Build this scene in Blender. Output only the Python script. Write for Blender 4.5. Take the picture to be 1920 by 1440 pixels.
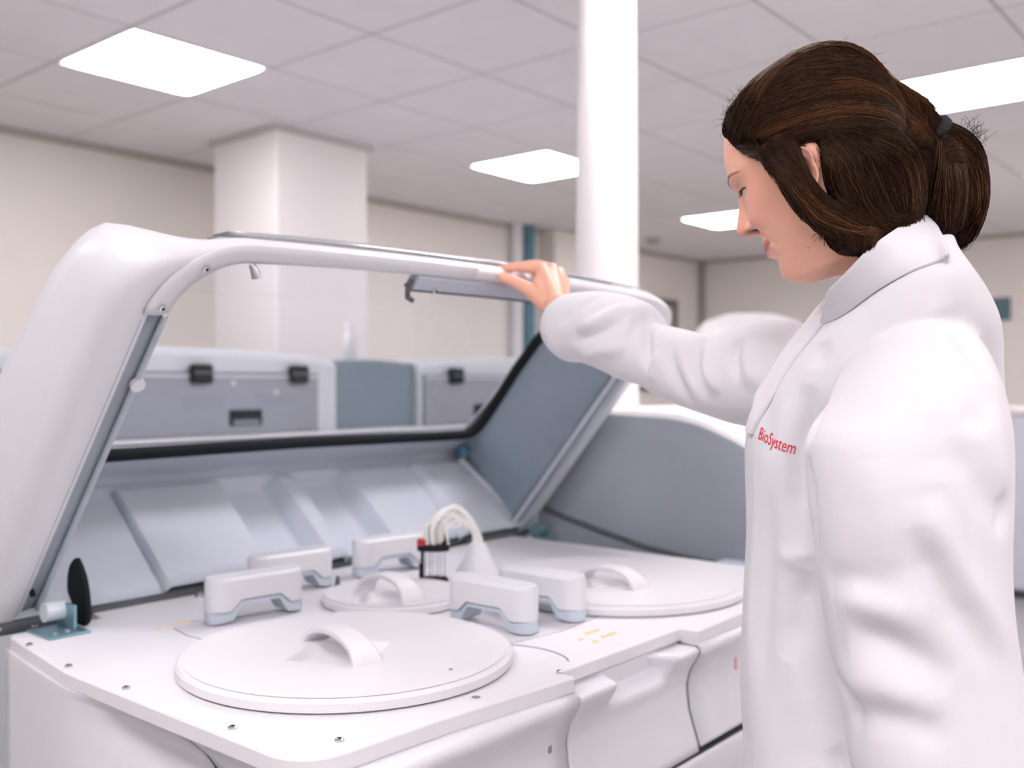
import bpy, bmesh, math, random
import numpy as np
from mathutils import Vector, Matrix
from mathutils.bvhtree import BVHTree

for o in list(bpy.data.objects):
    bpy.data.objects.remove(o, do_unlink=True)
SC = bpy.context.scene
COL = SC.collection
R = math.radians

# ------------------------------------------------------------------ camera, world, exposure
cam_d = bpy.data.cameras.new('camera')
cam = bpy.data.objects.new('camera', cam_d)
COL.objects.link(cam)
cam.location = (0, 0, 1.30)
cam.rotation_euler = (R(90), 0, R(-50))
cam_d.sensor_width = 36.0
cam_d.lens = 36.0 * 1840 / 1920
cam_d.clip_start = 0.02
cam_d.dof.use_dof = True
cam_d.dof.focus_distance = 1.04
cam_d.dof.aperture_fstop = 3.8
SC.camera = cam

world = bpy.data.worlds.new('world')
SC.world = world
world.use_nodes = True
world.node_tree.nodes['Background'].inputs[0].default_value = (0.9, 0.93, 1.0, 1)
world.node_tree.nodes['Background'].inputs[1].default_value = 0.3

SC.view_settings.view_transform = 'Standard'
SC.view_settings.look = 'None'
SC.view_settings.gamma = 1
SC.view_settings.use_curve_mapping = False
SC.view_settings.exposure = 0.98
LIGHT = 9.0          # strength of every ceiling panel
LIGHT_COL = (1.0, 0.948, 0.975)

# ------------------------------------------------------------------ materials
MATS = {}
def mat(name, col, rough=0.5, metal=0.0, spec=0.5, var=0.03, scale=40, bump=0.0, bscale=200, sss=0.0, coat=0.0):
    if name in MATS: return MATS[name]
    m = bpy.data.materials.new(name); m.use_nodes = True
    nt = m.node_tree; b = nt.nodes['Principled BSDF']
    tc = nt.nodes.new('ShaderNodeTexCoord')
    nz = nt.nodes.new('ShaderNodeTexNoise'); nz.inputs['Scale'].default_value = scale
    nz.inputs['Detail'].default_value = 3
    nt.links.new(tc.outputs['Object'], nz.inputs['Vector'])
    rp = nt.nodes.new('ShaderNodeValToRGB')
    rp.color_ramp.elements[0].position = 0.3; rp.color_ramp.elements[1].position = 0.7
    rp.color_ramp.elements[0].color = tuple(c * (1 - var) for c in col) + (1,)
    rp.color_ramp.elements[1].color = tuple(min(1, c * (1 + var)) for c in col) + (1,)
    nt.links.new(nz.outputs['Fac'], rp.inputs['Fac'])
    nt.links.new(rp.outputs['Color'], b.inputs['Base Color'])
    b.inputs['Roughness'].default_value = rough
    b.inputs['Metallic'].default_value = metal
    b.inputs['Specular IOR Level'].default_value = spec
    if coat: b.inputs['Coat Weight'].default_value = coat
    if sss:
        b.inputs['Subsurface Weight'].default_value = sss
        b.inputs['Subsurface Radius'].default_value = (0.012, 0.005, 0.003)
        b.inputs['Subsurface Scale'].default_value = 0.5
    if bump:
        n2 = nt.nodes.new('ShaderNodeTexNoise'); n2.inputs['Scale'].default_value = bscale
        n2.inputs['Detail'].default_value = 4
        nt.links.new(tc.outputs['Object'], n2.inputs['Vector'])
        bp = nt.nodes.new('ShaderNodeBump'); bp.inputs['Strength'].default_value = bump
        bp.inputs['Distance'].default_value = 0.002
        nt.links.new(n2.outputs['Fac'], bp.inputs['Height'])
        nt.links.new(bp.outputs['Normal'], b.inputs['Normal'])
    MATS[name] = m
    return m
def emit(name, col, st):
    m = bpy.data.materials.new(name); m.use_nodes = True
    nt = m.node_tree; nt.nodes.clear()
    o = nt.nodes.new('ShaderNodeOutputMaterial'); e = nt.nodes.new('ShaderNodeEmission')
    e.inputs[0].default_value = col + (1,); e.inputs[1].default_value = st
    nt.links.new(e.outputs[0], o.inputs[0]); return m
def glassy(name, tint, ior=1.45, rough=0.02, blend=None):
    m = bpy.data.materials.new(name); m.use_nodes = True
    nt = m.node_tree; nt.nodes.clear()
    o = nt.nodes.new('ShaderNodeOutputMaterial'); t = nt.nodes.new('ShaderNodeBsdfTransparent')
    g = nt.nodes.new('ShaderNodeBsdfGlossy'); mx = nt.nodes.new('ShaderNodeMixShader')
    lw = nt.nodes.new('ShaderNodeLayerWeight'); lw.inputs[0].default_value = 0.5
    pw = nt.nodes.new('ShaderNodeMath'); pw.operation = 'POWER'; pw.inputs[1].default_value = 5.0
    f = nt.nodes.new('ShaderNodeMath'); f.operation = 'MULTIPLY_ADD'
    r0 = ((ior - 1) / (ior + 1)) ** 2
    f.inputs[1].default_value = 1 - r0; f.inputs[2].default_value = r0
    nt.links.new(lw.outputs['Facing'], pw.inputs[0]); nt.links.new(pw.outputs[0], f.inputs[0])
    t.inputs[0].default_value = tint + (1,); g.inputs['Roughness'].default_value = rough
    nt.links.new(f.outputs[0], mx.inputs[0]); nt.links.new(t.outputs[0], mx.inputs[1])
    nt.links.new(g.outputs[0], mx.inputs[2]); nt.links.new(mx.outputs[0], o.inputs[0]); return m

M_WHITE = mat('white_plastic', (0.69, 0.69, 0.725), 0.38, var=0.01)
M_DECK = mat('deck_lacquer', (0.75, 0.735, 0.765), 0.42, var=0.01, bump=0.05, bscale=900)
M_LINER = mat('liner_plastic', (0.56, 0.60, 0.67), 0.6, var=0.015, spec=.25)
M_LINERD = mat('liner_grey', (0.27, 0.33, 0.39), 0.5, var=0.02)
M_FOOT = mat('foot_grey', (0.50, 0.56, 0.63), 0.45, var=0.02)
M_BLACK = mat('black_rubber', (0.006, 0.009, 0.012), 0.7, spec=.25)
M_DARK = mat('dark_gap', (0.10, 0.11, 0.12), 0.7)
M_GAP = mat('gap_grey', (0.22, 0.25, 0.29), 0.6)
M_STEEL = mat('steel', (0.62, 0.64, 0.66), 0.25, metal=1.0)
M_TEALM = mat('zinc_teal', (0.25, 0.42, 0.47), 0.3, metal=0.7)
M_WALL = mat('cream_wall_paint', (0.91, 0.865, 0.815), 0.85, var=0.012, scale=2)
M_PILLAR = mat('pillar_paint', (0.93, 0.89, 0.89), 0.8, var=0.01, scale=2)
M_COLUMN = mat('column_paint', (0.90, 0.86, 0.87), 0.5, var=0.01, scale=2)
M_TILE = mat('ceiling_tile', (0.86, 0.82, 0.835), 0.9, var=0.02, scale=5, bump=0.2, bscale=300)
M_GRID = mat('ceiling_grid', (0.50, 0.48, 0.49), 0.7)
M_FLOOR = mat('floor_vinyl', (0.42, 0.41, 0.41), 0.5, var=0.06, scale=6)
M_TEAL = mat('teal_paint', (0.10, 0.24, 0.30), 0.5)
M_BGW = mat('bg_white_plastic', (0.62, 0.66, 0.71), 0.4, var=0.01)
M_BGD = mat('bg_grey_door', (0.30, 0.315, 0.37), 0.45, var=0.03)
M_BGS = mat('bg_slate_panel', (0.19, 0.25, 0.30), 0.45, var=0.03)
M_YEL = mat('yellow_print', (0.85, 0.55, 0.05), 0.5)
M_RED = mat('red_knob', (0.45, 0.03, 0.03), 0.4)
M_RTXT = mat('red_thread', (0.80, 0.02, 0.05), 0.6)
M_GLASS = glassy('window_glass', (0.93, 0.94, 0.955), 1.40)
M_TUBE = glassy('clear_tube', (0.90, 0.90, 0.90), 1.5, 0.15)
M_EMIT = emit('panel_light', LIGHT_COL, LIGHT)

# ------------------------------------------------------------------ mesh helpers
def tag(o, label=None, cat=None, group=None, kind=None):
    if label: o['label'] = label
    if cat: o['category'] = cat
    if group: o['group'] = group
    if kind: o['kind'] = kind
    return o
def empty(name, loc, label=None, cat=None, group=None, rz=0):
    o = bpy.data.objects.new(name, None); COL.objects.link(o)
    o.location = loc; o.rotation_euler = (0, 0, rz)
    return tag(o, label, cat, group)
def wloc(o):
    v = Vector((0, 0, 0))
    while o is not None:
        v = v + Vector(o.location); o = o.parent
    return v
def build(name, bm, m, parent=None, smooth=40, bevel=0, seg=2, sub=0, label=None, recalc=True):
    """link one mesh object; coordinates given in world metres, stored relative to the parent's base"""
    if recalc: bmesh.ops.recalc_face_normals(bm, faces=bm.faces)
    me = bpy.data.meshes.new(name)
    if parent is not None: bmesh.ops.translate(bm, verts=bm.verts, vec=-wloc(parent))
    bm.to_mesh(me); bm.free()
    me.materials.append(m)
    if smooth:
        for p in me.polygons: p.use_smooth = True
        try: me.set_sharp_from_angle(angle=R(smooth))
        except Exception: pass
    o = bpy.data.objects.new(name, me); COL.objects.link(o)
    if parent is not None: o.parent = parent
    if bevel:
        b = o.modifiers.new('bevel', 'BEVEL'); b.width = bevel; b.segments = seg; b.limit_method = 'ANGLE'; b.angle_limit = R(40)
    if sub:
        s = o.modifiers.new('sub', 'SUBSURF'); s.levels = sub; s.render_levels = sub
    if label: o['label'] = label
    return o
def box(bm, x0, x1, y0, y1, z0, z1):
    vs = [bm.verts.new(p) for p in ((x0,y0,z0),(x1,y0,z0),(x1,y1,z0),(x0,y1,z0),(x0,y0,z1),(x1,y0,z1),(x1,y1,z1),(x0,y1,z1))]
    for f in ((0,3,2,1),(4,5,6,7),(0,1,5,4),(1,2,6,5),(2,3,7,6),(3,0,4,7)): bm.faces.new([vs[i] for i in f])
    return vs
def loft(bm, rings, closed=True, cap0=True, cap1=True, wrap=False):
    rr = [[bm.verts.new(p) for p in r] for r in rings]
    n = len(rr[0])
    pairs = list(zip(rr, rr[1:])) + ([(rr[-1], rr[0])] if wrap else [])
    for a, b in pairs:
        for i in range(n if closed else n - 1):
            j = (i + 1) % n
            try: bm.faces.new((a[i], a[j], b[j], b[i]))
            except ValueError: pass
    if not wrap and closed:
        if cap0: bm.faces.new(rr[0][::-1])
        if cap1: bm.faces.new(rr[-1])
    return rr
def frame(d):
    d = d.normalized()
    u = Vector((0, 0, 1)) if abs(d.z) < 0.9 else Vector((1, 0, 0))
    a = d.cross(u).normalized(); return a, a.cross(d).normalized()
def tube(bm, pts, r, n=10, cap=True):
    pts = [Vector(p) for p in pts]; rings = []
    a0 = None
    for i, p in enumerate(pts):
        d = (pts[min(i + 1, len(pts) - 1)] - pts[max(i - 1, 0)])
        a, b = frame(d)
        if a0 is not None:
            dd = d.normalized(); a = (a0 - dd * a0.dot(dd)).normalized(); b = a.cross(dd).normalized()
        a0 = a
        rad = r[i] if isinstance(r, (list, tuple)) else r
        rings.append([p + a * rad * math.cos(2 * math.pi * k / n) + b * rad * math.sin(2 * math.pi * k / n) for k in range(n)])
    loft(bm, rings, True, cap, cap)
def cyl(bm, p0, p1, r, n=24, r1=None):
    tube(bm, [p0, p1], [r, r if r1 is None else r1], n)
def lathe(bm, prof, c, n=64):
    """profile of (radius, z) about a vertical axis at c"""
    rings = [[(c[0] + r * math.cos(2 * math.pi * k / n), c[1] + r * math.sin(2 * math.pi * k / n), c[2] + z) for k in range(n)] for r, z in prof]
    loft(bm, rings)
def prism(bm, poly, z0, z1):
    loft(bm, [[(x, y, z0) for x, y in poly], [(x, y, z1) for x, y in poly]])
def grid(bm, pts):
    """pts[i][j] -> quad sheet"""
    v = [[bm.verts.new(p) for p in row] for row in pts]
    for a, b in zip(v, v[1:]):
        for j in range(len(a) - 1): bm.faces.new((a[j], a[j + 1], b[j + 1], b[j]))
    return v
def spline(pts, n):
    """Catmull-Rom through pts, n samples per span"""
    P = [Vector(p) for p in pts]; out = []
    for i in range(len(P) - 1):
        p0 = P[max(i - 1, 0)]; p1 = P[i]; p2 = P[i + 1]; p3 = P[min(i + 2, len(P) - 1)]
        for k in range(n):
            t = k / n
            out.append(0.5 * ((2 * p1) + (p2 - p0) * t + (2 * p0 - 5 * p1 + 4 * p2 - p3) * t * t + (3 * p1 - p0 - 3 * p2 + p3) * t ** 3))
    out.append(P[-1]); return out
def sm(a, b, x):
    t = max(0.0, min(1.0, (x - a) / (b - a))) if a != b else float(x > a)
    return t * t * (3 - 2 * t)
def itp(tab, x):
    if x <= tab[0][0]: return tab[0][1]
    for (a, va), (b, vb) in zip(tab, tab[1:]):
        if x <= b: return va + (vb - va) * (x - a) / (b - a)
    return tab[-1][1]

# ------------------------------------------------------------------ the room
CE = 2.62                       # ceiling height
XW, YW, XL, YF = 9.4, 5.24, -3.6, -3.8
def struct(name, bm, m, **k):
    o = build(name, bm, m, **k); o['kind'] = 'structure'; return o
bm = bmesh.new(); box(bm, XL - .1, XW + .1, YF - .1, YW + .1, -0.1, 0); struct('floor', bm, M_FLOOR, smooth=0)
bm = bmesh.new(); box(bm, XL, XW, YW, YW + .12, 0, CE + .1); struct('wall_back', bm, M_WALL, smooth=0)
bm = bmesh.new(); box(bm, XW, XW + .12, YF, YW, 0, CE + .1); struct('wall_right', bm, M_WALL, smooth=0)
bm = bmesh.new(); box(bm, XL - .12, XL, YF, YW, 0, CE + .1); struct('wall_left', bm, mat('wall_bounce_grey', (.66, .65, .64), .85), smooth=0)  # unseen wall toned grey to cut bounce light on the machine's side
bm = bmesh.new(); box(bm, XL, XW, YF - .12, YF, 0, CE + .1); struct('wall_front', bm, M_WALL, smooth=0)
# ceiling: grid of lay-in tiles 0.625 m apart, panel lights take some of the cells
PIT, GX, GY = 0.625, 1.875, 3.41
lights = [(i, j) for i in (-4, 0, 4, 8) for j in (-11, -8, -4, 0)] + [(-6, -6), (-6, -9), (-4, -6)]  # trailing off-grid cells: unseen panels added to brighten coat and face
bm = bmesh.new()
g = 0.006
for i in range(-9, 13):
    for j in range(-12, 4):
        x0, y0 = GX + i * PIT, GY + j * PIT
        x1, y1 = min(x0 + PIT, XW), min(y0 + PIT, YW)
        x0, y0 = max(x0, XL), max(y0, YF)
        if x1 - x0 < .02 or y1 - y0 < .02 or (i, j) in lights: continue
        box(bm, x0 + g, x1 - g, y0 + g, y1 - g, CE, CE + .02)
ceil = struct('ceiling', bm, M_TILE, smooth=0, bevel=0.004)
bm = bmesh.new()
box(bm, XL, XW, YF, YW, CE + .03, CE + .09)
for i in range(-9, 14):
    x = GX + i * PIT
    if XL < x < XW: box(bm, x - .012, x + .012, YF, YW, CE + .004, CE + .03)
for j in range(-12, 5):
    y = GY + j * PIT
    if YF < y < YW: box(bm, XL, XW, y - .012, y + .012, CE + .003, CE + .03)
tb = struct('ceiling_grid', bm, M_GRID, smooth=0)
# square pillar and the round column
bm = bmesh.new(); box(bm, 3.05, 3.66, 4.12, 4.68, 0, CE + .005); struct('pillar', bm, M_PILLAR, smooth=0, bevel=.012)
bm = bmesh.new()
lathe(bm, [(.098, 0), (.097, .9), (.095, 1.5), (.0855, CE + .005)], (2.452, 1.683, 0), 48); struct('column', bm, M_COLUMN)
# shallow pilaster + trims on the back wall
bm = bmesh.new(); box(bm, 6.62, 7.02, YW - .16, YW, 0, CE); struct('wall_pilaster', bm, M_WALL, smooth=0, bevel=.01)
bm = bmesh.new(); box(bm, XW - .06, XW, YW - .06, YW, 0, CE); struct('trim_1', bm, mat('trim_grey', (.36, .36, .34), .7), smooth=0)
for nm, y0, y1, x0, x1 in (('trim_2', YW - .012, YW, XL, XW),):
    bm = bmesh.new(); box(bm, x0, x1, YW - .03, YW, CE - .035, CE); struct(nm, bm, mat('trim_tan', (.52, .48, .43), .7), smooth=0)
bm = bmesh.new(); box(bm, XW - .03, XW, YF, YW, CE - .035, CE); struct('trim_3', bm, MATS['trim_tan'], smooth=0)
bm = bmesh.new(); box(bm, 3.03, 3.68, 4.10, 4.70, CE - .03, CE); struct('trim_4', bm, mat('trim_pillar', (.62, .58, .57), .7), smooth=0)
bm = bmesh.new(); cyl(bm, (6.37, YW - .07, 0), (6.37, YW - .07, CE), .06, 20)
tag(build('wall_pipe', bm, M_TEAL), 'dark teal vertical pipe on the far cream wall, left of the round column', 'pipe')
bm = bmesh.new(); cyl(bm, (6.24, YW - .055, 0), (6.24, YW - .055, CE), .05, 20)
tag(build('wall_pipe', bm, mat('white_pipe', (.86, .85, .86), .5)), 'white vertical pipe beside the teal pipe on the far wall', 'pipe')
# dark framed board on the far wall
t = empty('notice_board', (8.55, YW, 1.75), 'dark framed board on the far wall, partly behind the raised sleeve', 'board')
bm = bmesh.new(); box(bm, 8.2, 8.80, YW - .02, YW - .002, 1.3, 2.10); build('board_panel', bm, mat('board_pale', (.62, .60, .56), .7), t)
bm = bmesh.new()
for b in ((8.14, 8.2, 1.24, 2.16), (8.8, 8.86, 1.24, 2.16), (8.2, 8.8, 2.10, 2.16), (8.2, 8.8, 1.24, 1.30)):
    box(bm, b[0], b[1], YW - .04, YW - .002, b[2], b[3])
build('board_frame', bm, mat('frame_brown', (.16, .14, .12), .6), t)
t = empty('wall_sign', (XW, 2.28, 1.96), 'small dark teal sign on the far right wall behind the woman', 'sign')
bm = bmesh.new(); box(bm, XW - .02, XW - .001, 2.18, 2.42, 1.86, 2.06); build('sign_plate', bm, mat('sign_teal', (.12, .20, .24), .5), t, bevel=.004)
t = empty('smoke_detector', (7.65, 4.75, CE), 'small round smoke detector on the ceiling right of the round column', 'smoke detector')
bm = bmesh.new(); lathe(bm, [(.07, 0), (.07, -.02), (.045, -.045), (.02, -.05)], (7.65, 4.75, CE), 24); build('detector_body', bm, mat('detector', (.45, .42, .38), .6), t)

# ceiling panels
LABS = {(0, 0): 'square light panel in the ceiling left of the square pillar',
        (4, 0): 'light panel in the ceiling partly hidden by the round column',
        (8, 0): 'small distant light panel in the ceiling by the woman\'s nose',
        (4, -4): 'bright light panel in the ceiling behind the woman\'s ponytail'}
for (i, j) in lights:
    x0, y0 = GX + i * PIT, GY + j * PIT
    t = empty('ceiling_light', (x0 + PIT / 2, y0 + PIT / 2, CE), LABS.get((i, j), 'square light panel in the ceiling outside the view, some of them added as fill light'), 'ceiling light', 'ceiling light panels')
    bm = bmesh.new(); r = .05; a, b = x0 + .02, x0 + PIT - .02; c, d = y0 + .02, y0 + PIT - .02
    poly = []
    for cx, cy, a0 in ((b - r, d - r, 0), (a + r, d - r, 90), (a + r, c + r, 180), (b - r, c + r, 270)):
        for k in range(6):
            an = R(a0 + 18 * k); poly.append((cx + r * math.cos(an), cy + r * math.sin(an)))
    prism(bm, poly, CE - .002, CE + .012)
    build('diffuser', bm, M_EMIT, t, smooth=0)
    bm = bmesh.new()
    for q in ((x0 + g, x0 + .02, y0 + g, y0 + PIT - g), (x0 + PIT - .02, x0 + PIT - g, y0 + g, y0 + PIT - g),
              (x0 + .02, x0 + PIT - .02, y0 + g, y0 + .02), (x0 + .02, x0 + PIT - .02, y0 + PIT - .02, y0 + PIT - g)):
        box(bm, *q, CE - .001, CE + .02)
    build('frame', bm, M_PILLAR, t, smooth=0)

# ------------------------------------------------------------------ the open analyzer
AN = empty('analyzer', (1.29, 1.17, 0), 'large white laboratory analyzer with its hinged windowed lid raised by the woman', 'laboratory analyzer')
DZ = .92
XA, XB = .612, 1.885
# lower body behind the panels
def sidex(y, z):
    ins = itp([(.0, .0), (.70, 0), (.76, .004), (.82, .022), (.865, .034), (.89, .026), (.8985, .010)], z)
    return itp([(.75, .616), (1.28, .611), (1.41, .626), (1.54, .645), (1.6, .65)], y) + ins * (1 - sm(1.06, 1.30, y))
def fronty(z):
    return itp([(0, .79), (.5, .775), (.66, .752), (.70, .746), (.745, .747), (.775, .757), (.80, .765), (.835, .769), (.86, .763), (.878, .752), (.888, .746), (.893, .746), (.8985, .751)], z)
rc = .055
def outline(z, off=0.0):
    """left side + rounded front-left corner + front at height z, inset by off"""
    yf = fronty(z) + off; pts = []
    for k in range(13):
        y = 1.535 - (1.535 - yf - rc) * k / 12; pts.append((sidex(y, z) + off, y))
    xl = sidex(yf + rc, z) + off
    for k in range(1, 7):
        an = R(180 + 90 * k / 7); pts.append((xl + rc + rc * math.cos(an), yf + rc + rc * math.sin(an)))
    pts += [(xl + rc, yf)]
    return pts
bm = bmesh.new()
zs = [0.06, .3, .5, .62, .68, .72, .75, .78, .805, .83, .85, .87, .885, .895]
rings = []
for z in zs:
    o = [(x, max(y, fronty(z) + .055)) for x, y in outline(z, .012)]
    rings.append([(x, y, z) for x, y in o] + [(XB - .015, fronty(z) + .055, z), (XB - .015, 1.585, z)])
loft(bm, rings); build('body', bm, M_FOOT, AN)
# left side panel / front corner panel split at a slanting seam
def strip(name, f_keep, zlist, m, th=.011, lip=0):
    bm = bmesh.new(); rows = []
    for z in zlist: rows.append([(x, y, z) for x, y in f_keep(z)])
    if lip:
        rows.append([(max(x, .668), max(y, lip), .8995) for x, y in f_keep(.8985)])
    grid(bm, rows)
    o = build(name, bm, m, AN, smooth=50)
    s = o.modifiers.new('thick', 'SOLIDIFY'); s.thickness = .004; s.offset = 0
    return o
ZL = [0.06, .2, .35, .5, .6, .65, .68, .70, .72, .745, .76, .775, .79, .80, .81, .82, .835, .85, .86, .87, .88, .886, .890, .894, .8985]
def seam_y(z): return itp([(.06, .83), (.6, .86), (.8, .93), (.865, .99), (.894, 1.062), (.8985, 1.08)], z)
def side_keep(z):
    ys = seam_y(z) + .006; return [(sidex(1.535 - (1.535 - ys) * k / 20, z), 1.535 - (1.535 - ys) * k / 20) for k in range(21)]
strip('side_panel', side_keep, ZL, M_WHITE, lip=.01)
def corner_keep(z):
    ys = seam_y(z) - .004; yf = fronty(z); pts = []
    rr = min(rc, ys - yf - .004)
    for k in range(9):
        y = ys - (ys - yf - rr) * k / 8; pts.append((sidex(y, z), y))
    xl = sidex(yf + rr, z)
    for k in range(1, 9):
        an = R(180 + 90 * k / 9); pts.append((xl + rr + rr * math.cos(an), yf + rr + rr * math.sin(an)))
    for k in range(9): pts.append((xl + rr + (1.022 - xl - rr) * k / 8, yf))
    return pts
fp = strip('front_panel', corner_keep, ZL, M_WHITE, lip=.80)
def right_keep(z): return [(1.337 + (XB - 1.337) * k / 8, fronty(z) - .002) for k in range(9)]
strip('front_panel', right_keep, [.745, .75, .765, .775, .79, .80, .81, .82, .835, .85, .86, .87, .88, .886, .890, .894, .8985], M_WHITE, lip=.80)
strip('lower_panel', lambda z: [(1.032 + (XB - 1.032) * k / 8, fronty(z) - .002) for k in range(9)], [.06, .2, .4, .6, .68, .70, .722, .733], M_WHITE)
# small printed mark on the front panel
bm = bmesh.new(); box(bm, .985, .992, fronty(.84) - .002, fronty(.84) + .004, .83, .848); build('latch_slot', bm, M_GAP, AN)
# middle door with a scooped grip
bm = bmesh.new()
xs = [1.029 + (1.3335 - 1.029) * k / 61 for k in range(62)]
zz = [.738, .75, .765, .775, .79, .80, .81, .82, .83, .838, .846, .853, .86, .866, .872, .878, .882, .886, .890, .893, .895]
rows = []
def scoop(x, z):
    fx = sm(1.108, 1.132, x) * (1 - sm(1.245, 1.275, x))
    return fx * sm(.852, .885, z) * .040
for z in zz: rows.append([(x, fronty(z) - .001 + scoop(x, z), z) for x in xs])
rows.append([(x, .752 + (.034 if 1.113 < x < 1.268 else 0), .8975) for x in xs])
rows.append([(x, .790, .8975) for x in xs])
grid(bm, rows)
door = build('door', bm, M_WHITE, AN, smooth=55)
s = door.modifiers.new('thick', 'SOLIDIFY'); s.thickness = .008; s.offset = -1
# deck plate
def arc(cx, cy, r, a0, a1, n=8): return [(cx + r * math.cos(R(a0 + (a1 - a0) * k / n)), cy + r * math.sin(R(a0 + (a1 - a0) * k / n))) for k in range(n + 1)]
poly = [(XB, 1.585), (.80, 1.585), (.79, 1.535), (.652, 1.535), (.645, 1.525), (.629, 1.41), (.612, 1.28), (.611, 1.1)] + arc(.667, .838, .056, 180, 268, 10) + \
       [(.80, .776), (.93, .764), (1.026, .755), (1.030, .760), (1.030, .784), (1.333, .782), (1.338, .777), (1.338, .757), (1.343, .752), (1.6, .757), (1.82, .775), (1.87, .80), (XB, .84)]
bm = bmesh.new(); prism(bm, poly, .899, DZ); build('deck_plate', bm, M_DECK, AN, bevel=.0025, seg=2)
bm = bmesh.new(); box(bm, 1.030, 1.336, .784, .80, .875, .899); build('front_strip', bm, M_WHITE, AN)
# shallow seams printed into the deck
for pts, r in (([(1.055 + .05 * math.cos(R(a)), .87 + .075 * math.sin(R(a)), DZ) for a in range(-60, 50, 10)], .0013),
               ([(1.098, .925, DZ), (1.20, .912, DZ), (1.34, .925, DZ)], .0007),
               ([(.87, 1.40, DZ), (.885, 1.395, DZ), (.93, 1.372, DZ), (.99, 1.352, DZ)], .0009),
               ([(.83, 1.38, DZ), (.82, 1.33, DZ), (.822, 1.29, DZ)], .0009)):
    bm = bmesh.new(); tube(bm, pts, r, 8); build('deck_seam', bm, M_GAP, AN)
# screws
def screw(p, ax=(0, 0, 1), r=.0052, parent=AN):
    a = Vector(ax).normalized(); bm = bmesh.new()
    tube(bm, [Vector(p), Vector(p) + a * .002, Vector(p) + a * .0032], [r, r, r * .7], 16)
    u, v = frame(a); q = Vector(p) + a * .0033
    o = build('screw', bm, M_STEEL, parent)
    bm = bmesh.new(); tube(bm, [q - a * .0006, q + a * .0003], r * .42, 6); build('hex_socket', bm, M_BLACK, o)
    return o
for p in ((.642, 1.455), (.627, 1.304), (.628, 1.155), (.631, .932), (.682, .812), (1.028, .782)): screw((p[0], p[1], DZ))
for p in ((1.056, .784, .893), (1.30, .784, .893)): screw(p, (0, -1, 0))
bm = bmesh.new(); lathe(bm, [(.009, 0), (.009, .0006), (.0065, .0008)], (.882, .797, DZ), 20); o = build('inlet_ring', bm, M_WHITE, AN)
bm = bmesh.new(); lathe(bm, [(.0055, 0), (.0055, .0012)], (.882, .797, DZ), 16); build('inlet_hole', bm, M_GAP, o)
for (x, y, dx, dy, c) in ((1.231, .873, .036, .0045, M_YEL), (1.233, .843, .036, .0045, M_YEL), (1.183, .859, .011, .004, M_YEL), (1.188, .836, .012, .005, M_YEL),
                          (.855, 1.408, .04, .004, M_YEL), (.815, 1.40, .012, .004, M_YEL)):
    bm = bmesh.new(); box(bm, x - dx / 2, x + dx / 2, y - dy / 2, y + dy / 2, DZ, DZ + .0006); build('warning_mark', bm, c, AN, smooth=0)
for (x, y) in ((1.06, 1.17), (1.04, 1.13), (1.10, 1.09), (1.12, 1.06), (1.02, 1.19)):
    bm = bmesh.new(); box(bm, x - .007, x + .007, y - .0018, y + .0018, DZ, DZ + .0008); build('deck_slot', bm, M_FOOT, AN, smooth=0)

# ---------------- bridge shaped probe arms
def arm(cx, cy, ang, lab, L=.168, W=.05, H=.074):
    """two-footed arm: white cover above a blue-grey bridge; built about (cx, cy), long axis at ang"""
    root = empty('probe_arm', (cx - AN.location.x, cy - AN.location.y, DZ)); root.parent = AN; root['label'] = lab
    ca, sa = math.cos(R(ang)), math.sin(R(ang))
    def T(x, y, z): return (cx + x * ca - y * sa, cy + x * sa + y * ca, DZ + z)
    def cap(xa, xb, hw, n=8):
        r = hw; pts = []
        for k in range(n + 1): pts.append((xb - r + r * math.cos(R(-90 + 180 * k / n)), r * math.sin(R(-90 + 180 * k / n))))
        for k in range(n + 1): pts.append((xa + r + r * math.cos(R(90 + 180 * k / n)), r * math.sin(R(90 + 180 * k / n))))
        return pts
    h = L / 2
    def under(x):          # underside height: arch between the feet
        ax = abs(x) / h
        return itp([(0, .030), (.40, .030), (.58, .006), (1.0, .002)], ax)
    def body(z_of, xs, hw0):
        rings = []
        for x in xs:
            ax = abs(x)
            e = max(0.0, ax - (h - hw0)) / hw0
            w = hw0 * math.sqrt(max(0.0, 1 - e * e)) if e < 1 else 0.0
            w = max(w, .0006); zb, zt = z_of(x)
            k = min(.005, w * .6)
            rings.append([T(x, -w, zb), T(x, w, zb), T(x, w, zt - k), T(x, w - k, zt), T(x, -w + k, zt), T(x, -w, zt - k)])
        return rings
    xs = sorted(set([round(-h + L * k / 44, 5) for k in range(45)] + [h - .0005, -h + .0005, h - .002, -h + .002]))
    split = lambda x: itp([(0, .038), (.42, .038), (.64, .021), (1.0, .021)], abs(x) / h)
    bm = bmesh.new(); loft(bm, body(lambda x: (split(x), H), xs, W / 2)); build('arm_cover', bm, M_WHITE, root, smooth=30)
    bm = bmesh.new(); loft(bm, body(lambda x: (under(x), split(x) + .0006), [x * .985 for x in xs], W / 2 - .0015)); build('arm_bridge', bm, M_FOOT, root, smooth=30)
    return root
arm(.957, 1.352, -7, 'arm nearest the raised lid on the left, above the front round cover')
arm(1.160, 1.012, -90, 'nearest arm, standing between the front and right round covers')
arm(1.270, 1.002, -90, 'arm just behind the nearest one, beside the right round cover')
arm(1.118, 1.468, -6, 'arm at the back left, behind another arm')
arm(1.360, 1.466, -6, 'arm at the back, beside the wash station')

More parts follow.
